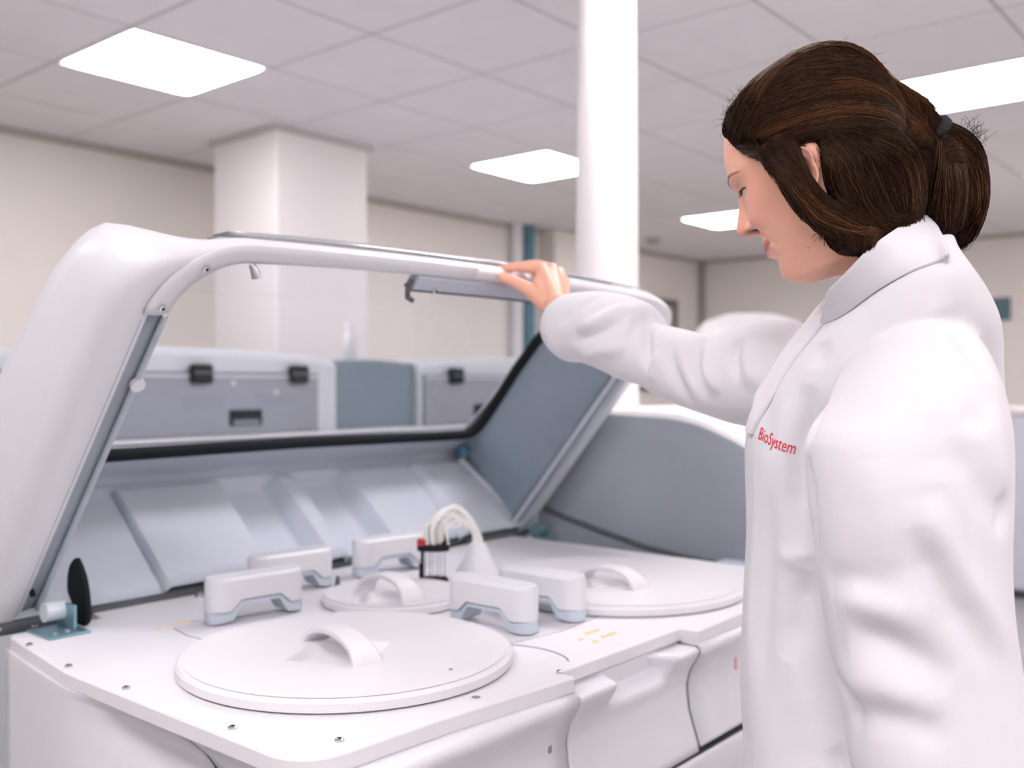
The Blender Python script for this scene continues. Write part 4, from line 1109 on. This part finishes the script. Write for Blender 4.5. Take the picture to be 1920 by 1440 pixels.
for _ in range(90):     # frizz at the front hairline
    q = rnd.random(); p = onhair(V(1362 + 26 * q + rnd.uniform(-4, 6), 235 - 75 * q + rnd.uniform(-14, 14), 1.05), W(-1, -.5, .4).normalized(), 0)
    wisp(p, W(-.8, rnd.uniform(-.8, .8), rnd.uniform(-.5, .9)), rnd.uniform(.006, .020), rnd.uniform(.1, .4), .00014)
for _ in range(50):      # loose ends on the bun
    p = onhair(V(1775 + rnd.uniform(-5, 55), 255 + rnd.uniform(0, 45), 1.06), W(.5, -.4, .6).normalized(), 0)
    wisp(p, W(rnd.uniform(0, 1), rnd.uniform(-.6, .6), rnd.uniform(0, 1)), rnd.uniform(.008, .022), rnd.uniform(.05, .3))
for _ in range(35):      # flyaway along the crown
    q = rnd.random(); p = onhair(V(1450 + 270 * q, 120 - 40 * math.sin(math.pi * q) + 60 * max(0, q - .6), 1.05), W(.1, -.3, 1).normalized(), 0)
    wisp(p, W(rnd.uniform(.2, 1), rnd.uniform(-.5, .5), rnd.uniform(-.1, .5)), rnd.uniform(.01, .03), rnd.uniform(.02, .15))
for _ in range(40):      # short hairs by the jaw and the temple
    p = onhair(V(1540 + rnd.uniform(-6, 12), 420 + rnd.uniform(-10, 20), .98), NEAR, 0); wisp(p, W(rnd.uniform(-.5, .2), -.2, -1), rnd.uniform(.008, .018), rnd.uniform(.05, .2))
    p = onhair(V(1420 + rnd.uniform(-8, 40), 296 + rnd.uniform(-4, 12), .99), NEAR, 0); wisp(p, W(rnd.uniform(-.3, .6), -.1, -1), rnd.uniform(.006, .014), rnd.uniform(.02, .15), .00018)
def strand_mesh(name, sts, m):
    vs, fs = [], []
    for pts, r in sts:
        n = len(pts); b0 = len(vs)
        for i, p in enumerate(pts):
            d = pts[min(i + 1, n - 1)] - pts[max(i - 1, 0)]
            if d.length < 1e-7: d = Vector((0, 0, 1))
            a, b = frame(d); q = i / (n - 1); rr = r * min(1, .35 + 4 * q, .25 + 4 * (1 - q))
            for k in range(3):
                an = 2.094 * k; vs.append(p + a * rr * math.cos(an) + b * rr * math.sin(an))
        for i in range(n - 1):
            for k in range(3):
                k2 = (k + 1) % 3; fs.append((b0 + 3 * i + k, b0 + 3 * i + k2, b0 + 3 * i + 3 + k2, b0 + 3 * i + 3 + k))
    me = bpy.data.meshes.new(name); me.from_pydata([tuple(v) for v in vs], [], fs)
    me.materials.append(m); me.polygons.foreach_set('use_smooth', [True] * len(me.polygons))
    o = bpy.data.objects.new(name, me); COL.objects.link(o); hang(o, BODY); return o
M_STR = bpy.data.materials.new('hair_strand'); M_STR.use_nodes = True
nt = M_STR.node_tree; b_ = nt.nodes['Principled BSDF']
gi = nt.nodes.new('ShaderNodeNewGeometry'); rp_ = nt.nodes.new('ShaderNodeValToRGB')
rp_.color_ramp.elements[0].position = .0; rp_.color_ramp.elements[0].color = (.010, .006, .005, 1)
rp_.color_ramp.elements[1].position = 1.0; rp_.color_ramp.elements[1].color = (.11, .044, .018, 1)
e_ = rp_.color_ramp.elements.new(.6); e_.color = (.009, .005, .004, 1)
e_ = rp_.color_ramp.elements.new(.85); e_.color = (.022, .010, .006, 1)
nt.links.new(gi.outputs['Random Per Island'], rp_.inputs['Fac']); nt.links.new(rp_.outputs['Color'], b_.inputs['Base Color'])
b_.inputs['Roughness'].default_value = .38; b_.inputs['Specular IOR Level'].default_value = .42; b_.inputs['Specular Tint'].default_value = (.75, .42, .24, 1)
st = strand_mesh('hair_strands', strands, M_STR); st['kind'] = 'stuff'
# lamp highlights on the dark hair, made as lighter brown strands
strands = []
sheet([g2([(1392, 268), (1440, 250), (1500, 232), (1570, 224), (1650, 226), (1712, 240), (1746, 252)]), g2([(1384, 260), (1436, 240), (1500, 222), (1570, 214), (1650, 218), (1712, 235), (1746, 250)])], 70, 15, lift=(.002, .004))
sheet([g2([(1520, 170), (1580, 162), (1640, 172), (1690, 200), (1724, 226), (1746, 246)]), g2([(1540, 190), (1590, 184), (1646, 194), (1694, 214), (1728, 234), (1750, 250)])], 80, 12, lift=(.002, .004))
sheet(CROWN, 160, 15, side=W(-.15, -.35, 1).normalized(), lift=(.002, .0045))
sheet([g2([(1470, 350), (1496, 392), (1530, 420), (1576, 440), (1626, 450), (1670, 448)]), g2([(1480, 345), (1506, 386), (1540, 412), (1584, 430), (1634, 440), (1680, 440)])], 60, 13, lift=(.002, .0045))
sheet(BUN, 90, 13, jit=.006, lift=(.002, .007)); sheet(LOOP, 60, 12, jit=.006, lift=(.002, .009)); sheet(BACK2, 50, 12, jit=.006, lift=(.002, .005))
M_ST2 = M_STR.copy(); M_ST2.name = 'hair_sheen_brown'
r2 = [n for n in M_ST2.node_tree.nodes if n.type == 'VALTORGB'][0]
for e_, c_ in zip(r2.color_ramp.elements, ((.045, .019, .010, 1), (.08, .034, .015, 1), (.12, .05, .022, 1), (.19, .082, .035, 1))): e_.color = c_
st = strand_mesh('hair_sheen', strands, M_ST2); st['kind'] = 'stuff'
bm = bmesh.new()
for k in range(3):
    pts = []
    for j in range(25):
        a = 2 * math.pi * j / 24; c_ = V(1752 + 3 * k - 3, 252 + 3 * k, 1.06)
        pts.append(c_ + W(.5, 0, .8).normalized() * .019 * math.cos(a) + W(0, 1, 0) * .019 * math.sin(a))
    tube(bm, pts, .0045, 8)
build('hair_tie', bm, mat('tie_black', (.008, .010, .016), .8), BODY)
# ---- lab coat: body and sleeves as one garment, collar, lapel and embroidery on it
M_COAT = mat('coat_cotton', (.765, .75, .78), .9, spec=.15, var=.008, scale=15, bump=.25, bscale=1400)
bm = bmesh.new()
def zy(py, d=1.10): return EYE + (720 - py) / FX * d
def sect(py, l, r, d, hd, n=40, ex=2.05, zz=None):
    """horizontal section: front and back limits measured at depth d, half depth hd"""
    a0, a1 = (l - 960) / FX * d, (r - 960) / FX * d; z = zy(py, d) if zz is None else zz
    out = []
    for k in range(n):
        c, s = math.cos(2 * math.pi * k / n), math.sin(2 * math.pi * k / n)
        out.append(W((a0 + a1) / 2 + (a1 - a0) / 2 * math.copysign(abs(c) ** (2 / ex), c), d + hd * math.copysign(abs(s) ** (2 / ex), s), z))
    return out
def msect(tab, n=3):
    P = [(a, b, c, d, e) for a, b, c, d, e in tab]; A = spline([(p[0], p[1], p[2]) for p in P], n); B = spline([(p[3], p[4], 0) for p in P], n)
    return [(a.x, a.y, a.z, b.x, b.y) for a, b in zip(A, B)]
TORSO = [(462, 1690, 1740, 1.07, .092), (486, 1645, 1738, 1.075, .12), (522, 1602, 1760, 1.08, .148), (560, 1562, 1792, 1.09, .162), (620, 1516, 1824, 1.11, .172), (700, 1458, 1842, 1.13, .155),
         (780, 1414, 1864, 1.145, .135), (850, 1401, 1867, 1.15, .125), (1000, 1406, 1876, 1.15, .120), (1150, 1399, 1882, 1.15, .125), (1300, 1394, 1890, 1.14, .142), (1440, 1402, 1900, 1.12, .165), (1600, 1388, 1914, 1.11, .19), (1900, 1372, 1960, 1.10, .225)]
loft(bm, [sect(*s_) for s_ in msect(TORSO)])
SLN = [(596, 1690, 1775, 1.005, .04), (632, 1645, 1815, .985, .07), (690, 1598, 1845, .968, .086), (760, 1556, 1866, .955, .092), (830, 1517, 1879, .945, .092), (950, 1522, 1880, .94, .088), (1050, 1534, 1879, .94, .084),
       (1150, 1546, 1886, .94, .082), (1250, 1564, 1902, .94, .080), (1350, 1586, 1922, .935, .079), (1440, 1603, 1934, .93, .078), (1530, 1630, 1945, .93, .074)]
loft(bm, [sect(*s_, n=32, ex=2.1) for s_ in msect(SLN)])
def far_tube(FAR):
    A = spline([(p[0], p[1], p[2]) for p in FAR], 3); B = spline([(p[3], 0, 0) for p in FAR], 3)
    C_ = [V(a.x, (a.y + a.z) / 2, b.x) for a, b in zip(A, B)]
    rings = []
    for i, (a, b) in enumerate(zip(A, B)):
        t_ = (C_[min(i + 1, len(C_) - 1)] - C_[max(i - 1, 0)]).normalized()
        up = Vector((0, 0, 1)); sd = t_.cross(up).normalized(); ry = (a.z - a.y) / 2 / FX * b.x; rd = min(ry * .92, .075)
        rings.append([C_[i] + up * ry * math.cos(2 * math.pi * k / 28) + sd * rd * math.sin(2 * math.pi * k / 28) for k in range(28)])
    loft(bm, rings)
far_tube([(1560, 640, 800, 1.20), (1500, 604, 806, 1.235), (1440, 597, 806, 1.27), (1390, 613, 799, 1.305), (1335, 627, 780, 1.345), (1285, 617, 762, 1.385), (1245, 609, 745, 1.42), (1215, 607, 728, 1.44), (1185, 615, 708, 1.465)])
far_tube([(1224, 606, 706, 1.437), (1219, 582, 720, 1.442), (1206, 566, 722, 1.452), (1170, 551, 712, 1.48), (1130, 544, 695, 1.515), (1095, 546, 680, 1.55), (1068, 551, 678, 1.58), (1046, 564, 664, 1.60), (1030, 588, 642, 1.615)])
COAT = remesh('lab_coat', bm, M_COAT, .0042, smooth_it=4, fac=.5)
sb = COAT.modifiers.new('sub', 'SUBSURF'); sb.levels = 1; sb.render_levels = 1
BVC = bvh(COAT)
co = coords(COAT); no = normals(COAT)
def drop(px, py, d=1.1, lift=0.0):
    """where the measured sight line meets the cloth"""
    a = V(px, py, .45); h = BVC.ray_cast(a, (V(px, py, 1.0) - a).normalized())
    if h[0] is None: h = BVC.find_nearest(V(px, py, d))
    return h[0] + h[1] * lift
def drop2(px, py):
    a = V(px, py, .45); dr = (V(px, py, 1.0) - a).normalized(); hits = [h for h in (BVC.ray_cast(a, dr), BVB.ray_cast(a, dr)) if h[0] is not None]
    return min(hits, key=lambda h: h[3])[0] if hits else V(px, py, 1.05)
def onc(px, py, d): return np.array(drop(px, py, d))
FOLDS = [  # polyline, amplitude, width
    ([(1562, 712, .97), (1535, 775, .94), (1516, 830, .93)], -.006, .010), ([(1512, 850, .93), (1518, 950, .93), (1528, 1050, .93)], -.006, .011),
    ([(1512, 720, 1), (1503, 790, 1), (1496, 880, 1), (1496, 960, 1), (1500, 1040, 1)], -.012, .017), ([(1524, 1030, 1), (1490, 1046, 1), (1452, 1040, 1)], .0035, .009),
    
    ([(1716, 628, .99), (1745, 656, .97), (1790, 682, .95), (1852, 714, .97)], -.0022, .004), ([(1706, 640, .98), (1650, 660, .95), (1585, 700, .95)], -.0016, .004),
    ([(1775, 575, 1.0), (1812, 640, 1.0), (1852, 715, 1.0)], -.006, .013), ([(1740, 570, 1.0), (1790, 640, .97)], .003, .016),
    ([(1735, 930, .86), (1760, 1010, .86), (1820, 1110, .86), (1900, 1235, .87)], .0065, .016), ([(1728, 985, .86), (1750, 1060, .86), (1800, 1150, .86), (1880, 1260, .87)], -.007, .017),
    ([(1745, 770, .87), (1752, 900, .87)], -.003, .02), ([(1850, 760, .9), (1868, 840, .9), (1880, 935, .9)], .004, .014),
    ([(1590, 1185, .86), (1680, 1215, .86), (1790, 1285, .86)], -.0075, .019), ([(1560, 1120, .87), (1640, 1130, .86), (1750, 1180, .86)], .005, .020),
    ([(1548, 1095, .88), (1600, 1090, .86), (1700, 1110, .86)], -.0045, .014), ([(1570, 1265, .87), (1660, 1290, .86), (1760, 1345, .86)], .005, .020),
    ([(1590, 1340, .87), (1700, 1350, .86), (1780, 1400, .86)], -.005, .016), ([(1545, 1180, .88), (1590, 1300, .87), (1605, 1420, .87)], -.003, .010),
    ([(1780, 820, .86), (1830, 900, .86), (1868, 1000, .87)], -.0035, .014), ([(1800, 770, .87), (1850, 800, .88)], -.003, .012),
    ([(1640, 860, .86), (1660, 960, .86), (1650, 1060, .86)], .003, .022), ([(1870, 930, .9), (1880, 960, .9), (1872, 1010, .9)], -.005, .009),
    # far sleeve
    ([(1320, 634, 1.29), (1300, 662, 1.29), (1304, 700, 1.29), (1330, 745, 1.29)], -.007, .010), ([(1345, 640, 1.28), (1328, 690, 1.28), (1350, 740, 1.28)], .005, .012),
    ([(1386, 632, 1.24), (1374, 668, 1.24), (1390, 712, 1.24)], -.005, .009), ([(1420, 640, 1.2), (1405, 700, 1.2), (1430, 770, 1.2)], .004, .014),
    ([(1218, 588, 1.36), (1210, 640, 1.36), (1222, 705, 1.37)], -.006, .009), ([(1255, 640, 1.33), (1262, 700, 1.33), (1300, 760, 1.33)], -.005, .012),
    ([(1190, 575, 1.4), (1130, 600, 1.43), (1080, 620, 1.5)], .005, .012), ([(1185, 600, 1.4), (1120, 625, 1.43), (1070, 640, 1.5)], -.004, .010),
    ([(1120, 556, 1.48), (1075, 585, 1.53), (1045, 610, 1.57)], -.003, .009), ([(1180, 650, 1.38), (1130, 655, 1.44), (1090, 668, 1.5)], .004, .012),
    ([(1240, 660, 1.34), (1220, 715, 1.36)], .004, .010),
    # front of the coat
    ([(1445, 930, 1.0), (1437, 1100, 1.0), (1430, 1320, 1.0)], -.004, .016), ([(1506, 1068, .97), (1502, 1150, .96), (1480, 1240, .97)], -.010, .016), ([(1505, 1100, .95), (1500, 1250, .95), (1520, 1420, .95)], .005, .02),
    ([(1420, 900, 1.02), (1412, 1100, 1.02), (1410, 1300, 1.02)], .003, .014), ([(1460, 660, 1.02), (1440, 760, 1.0), (1440, 860, 1.0)], -.002, .014),
    ([(1560, 1400, .98), (1578, 1440, .98), (1590, 1520, .98)], -.006, .010), ([(1545, 640, 1.0), (1535, 690, .99)], -.003, .016)]
disp = np.zeros(len(co))
for pl, amp, wd in FOLDS:
    q = [onc(*p) for p in pl]
    q = [np.array(v) for v in spline([Vector(v) for v in q], 5)]
    dist = np.full(len(co), 9.0)
    lo = np.min(q, 0) - 4 * wd; hi = np.max(q, 0) + 4 * wd
    idx = np.where(np.all((co > lo) & (co < hi), 1))[0]
    if len(idx) == 0: continue
    c = co[idx]; dm = np.full(len(idx), 9.0); fd = np.zeros(len(idx)); n_ = len(q) - 1
    for i in range(n_):
        a, b = q[i], q[i + 1]; ab = b - a; t_ = np.clip(((c - a) @ ab) / (ab @ ab + 1e-12), 0, 1)
        e = np.linalg.norm(c - a - t_[:, None] * ab, axis=1)
        fade = np.minimum(1, np.minimum((i + t_) / n_, 1 - (i + t_) / n_) * 3 + .05)
        better = e < dm; dm = np.where(better, e, dm); fd = np.where(better, np.clip(fade, 0, 1), fd)
    disp[idx] += amp * (2.0 if pl[0][0] < 1440 and pl[0][1] < 780 else 1.3) * np.exp(-(dm / wd) ** 2) * fd
# soft overall slackness of the cloth
ph = co @ np.array([[23, 9, 4], [-11, 27, 7], [6, -14, 15], [38, 20, -9]]).T
disp += .0010 * np.sin(ph[:, 0] + 1.3 * np.sin(ph[:, 1])) + .0008 * np.sin(ph[:, 2] + np.sin(ph[:, 3]))
setco(COAT, co + no * disp[:, None])
hang(COAT, BODY)
BVC = bvh(COAT)
def oncoat(px, py, d, lift=.0):
    h = BVC.find_nearest(V(px, py, d)); return h[0] + h[1] * lift
# collar: stand and fall around the neck
def sheet_mesh(name, rows, m, parent, th=.0032, smooth=60, sub=1):
    bm = bmesh.new(); grid(bm, rows); o = build(name, bm, m, parent, smooth=smooth)
    sd = o.modifiers.new('thick', 'SOLIDIFY'); sd.thickness = th; sd.offset = 0
    if sub:
        ss = o.modifiers.new('sub', 'SUBSURF'); ss.levels = sub; ss.render_levels = sub
    return o
# around the neck: inner edge, fold edge (top), outer edge on the shoulders
COL_ = [  # inner, top, outer
    ((1560, 560, 1.03), (1550, 548, 1.02), (1532, 612, 1.00)),
    ((1596, 530, 1.00), (1586, 512, .99), (1572, 594, .975)),
    ((1638, 492, .985), (1630, 466, .975), (1636, 550, .955)),
    ((1682, 462, .985), (1680, 430, .978), (1702, 512, .965)),
    ((1720, 448, 1.02), (1722, 404, 1.015), (1756, 490, 1.01)),
    ((1738, 446, 1.09), (1746, 404, 1.09), (1773, 472, 1.10)),
    ((1725, 448, 1.14), (1732, 408, 1.15), (1762, 480, 1.17)),
    ((1685, 470, 1.18), (1685, 440, 1.19), (1700, 510, 1.22)),
    ((1630, 520, 1.18), (1622, 500, 1.19), (1615, 560, 1.22)),
    ((1585, 560, 1.13), (1575, 548, 1.13), (1555, 600, 1.16))]
def snap(p, lift): h = BVC.find_nearest(p); return h[0] + h[1] * lift
ins = spline([V(*c[0]) for c in COL_], 5); tops = spline([V(*c[1]) for c in COL_], 5); outs = spline([drop2(c[2][0], c[2][1]) - W(0, .006, 0) if i < 6 else V(*c[2]) for i, c in enumerate(COL_)], 5)
rows = []
for a, b, c in zip(ins, tops, outs):
    rows.append([a, a.lerp(b, .6), b + (a - b) * .06, b, b.lerp(c, .12) + (b - a).normalized() * .001, b.lerp(c, .45), b.lerp(c, .75) + (b - a).normalized() * .001, c, c + (a - c).normalized() * .006 - (b - a).normalized() * .003])
sheet_mesh('collar', rows, M_COAT, COAT)
# lapel roll and front edge
LAP = [((1556, 566), (1572, 578)), ((1530, 592), (1548, 604)), ((1506, 622), (1524, 634)), ((1470, 666), (1486, 682)), ((1437, 724), (1452, 740)), ((1414, 776), (1425, 788)), ((1405, 808), (1412, 816))]
ea = spline([drop(*a) for a, b in LAP], 5); eb = spline([drop(*b) for a, b in LAP], 5); rows = []
for a, b in zip(ea, eb):
    n0 = BVC.find_nearest(a)[1]; n1 = BVC.find_nearest(b)[1]; p, q = a + n0 * .005, b + n1 * .0045
    rows.append([a + (a - b).normalized() * .012 - n0 * .004, p, (p + q) / 2 + n1 * .002, q, b - n1 * .001])
sheet_mesh('lapel', rows, M_COAT, COAT, th=.0025)
# embroidered name on the chest
cu = bpy.data.curves.new('text', 'FONT'); cu.body = 'BioSystem'; cu.size = 1.0; cu.resolution_u = 3
to = bpy.data.objects.new('text', cu); COL.objects.link(to)
dg = bpy.context.evaluated_depsgraph_get(); dg.update()
tm_ = bpy.data.meshes.new_from_object(to.evaluated_get(dg)); bpy.data.objects.remove(to, do_unlink=True)
bm = bmesh.new(); bm.from_mesh(tm_)
bmesh.ops.subdivide_edges(bm, edges=[e for e in bm.edges if e.calc_length() > .12], cuts=2)
bmesh.ops.triangulate(bm, faces=bm.faces)
xs_ = [v.co.x for v in bm.verts]; x1 = max(xs_)
# baseline runs over the chest towards the arm, dropping slightly
p0 = BVC.ray_cast(V(1421, 822, .6), (V(1421, 822, 1.0) - V(1421, 822, .6)).normalized()); p1 = BVC.ray_cast(V(1489, 852, .6), (V(1489, 852, 1.0) - V(1489, 852, .6)).normalized())
T0, T1 = p0[0], p1[0]
ax = (T1 - T0); ln = ax.length; axn = ax.normalized(); nrm = (p0[1] + p1[1]).normalized(); upv = nrm.cross(axn); upv = upv if upv.z > 0 else -upv
for v in bm.verts:
    q = T0 + axn * (v.co.x / x1 * ln) + upv.normalized() * (v.co.y * .0205)
    h = BVC.ray_cast(q + nrm * .04, -nrm)
    p = h[0] + h[1] * .0007 if h[0] is not None else q
    v.co = p
build('embroidered_name', bm, M_RTXT, COAT, smooth=0, recalc=False, label='red embroidered lettering')
# trousers and shoes below the hem
bm = bmesh.new()
for sg in (-1, 1):
    b = 1.12 + sg * .080
    limb(bm, [W(HB0, b, .86), W(HB0 - .01, b, .66), W(HB0 - .012, b, .50), W(HB0 + .012, b, .36), W(HB0 + .03, b, .12), W(HB0 + .03, b, .075)], [.085, .082, .070, .066, .058, .058], 20)
TR = remesh('trousers', bm, mat('trouser_cloth', (.06, .07, .10), .85), .006, smooth_it=3); hang(TR, BODY)
for sg in (-1, 1):
    b = 1.12 + sg * .080; bm = bmesh.new()
    limb(bm, [W(HB0 + .045, b, .05), W(HB0 + .0, b, .048), W(HB0 - .08, b, .042), W(HB0 - .15, b, .034)], [.040, .046, .044, .030], 18)
    for v in bm.verts: v.co.z = max(v.co.z, .004)
    sh = remesh('shoe', bm, mat('shoe_white', (.6, .6, .6), .5), .004, smooth_it=3); hang(sh, BODY)
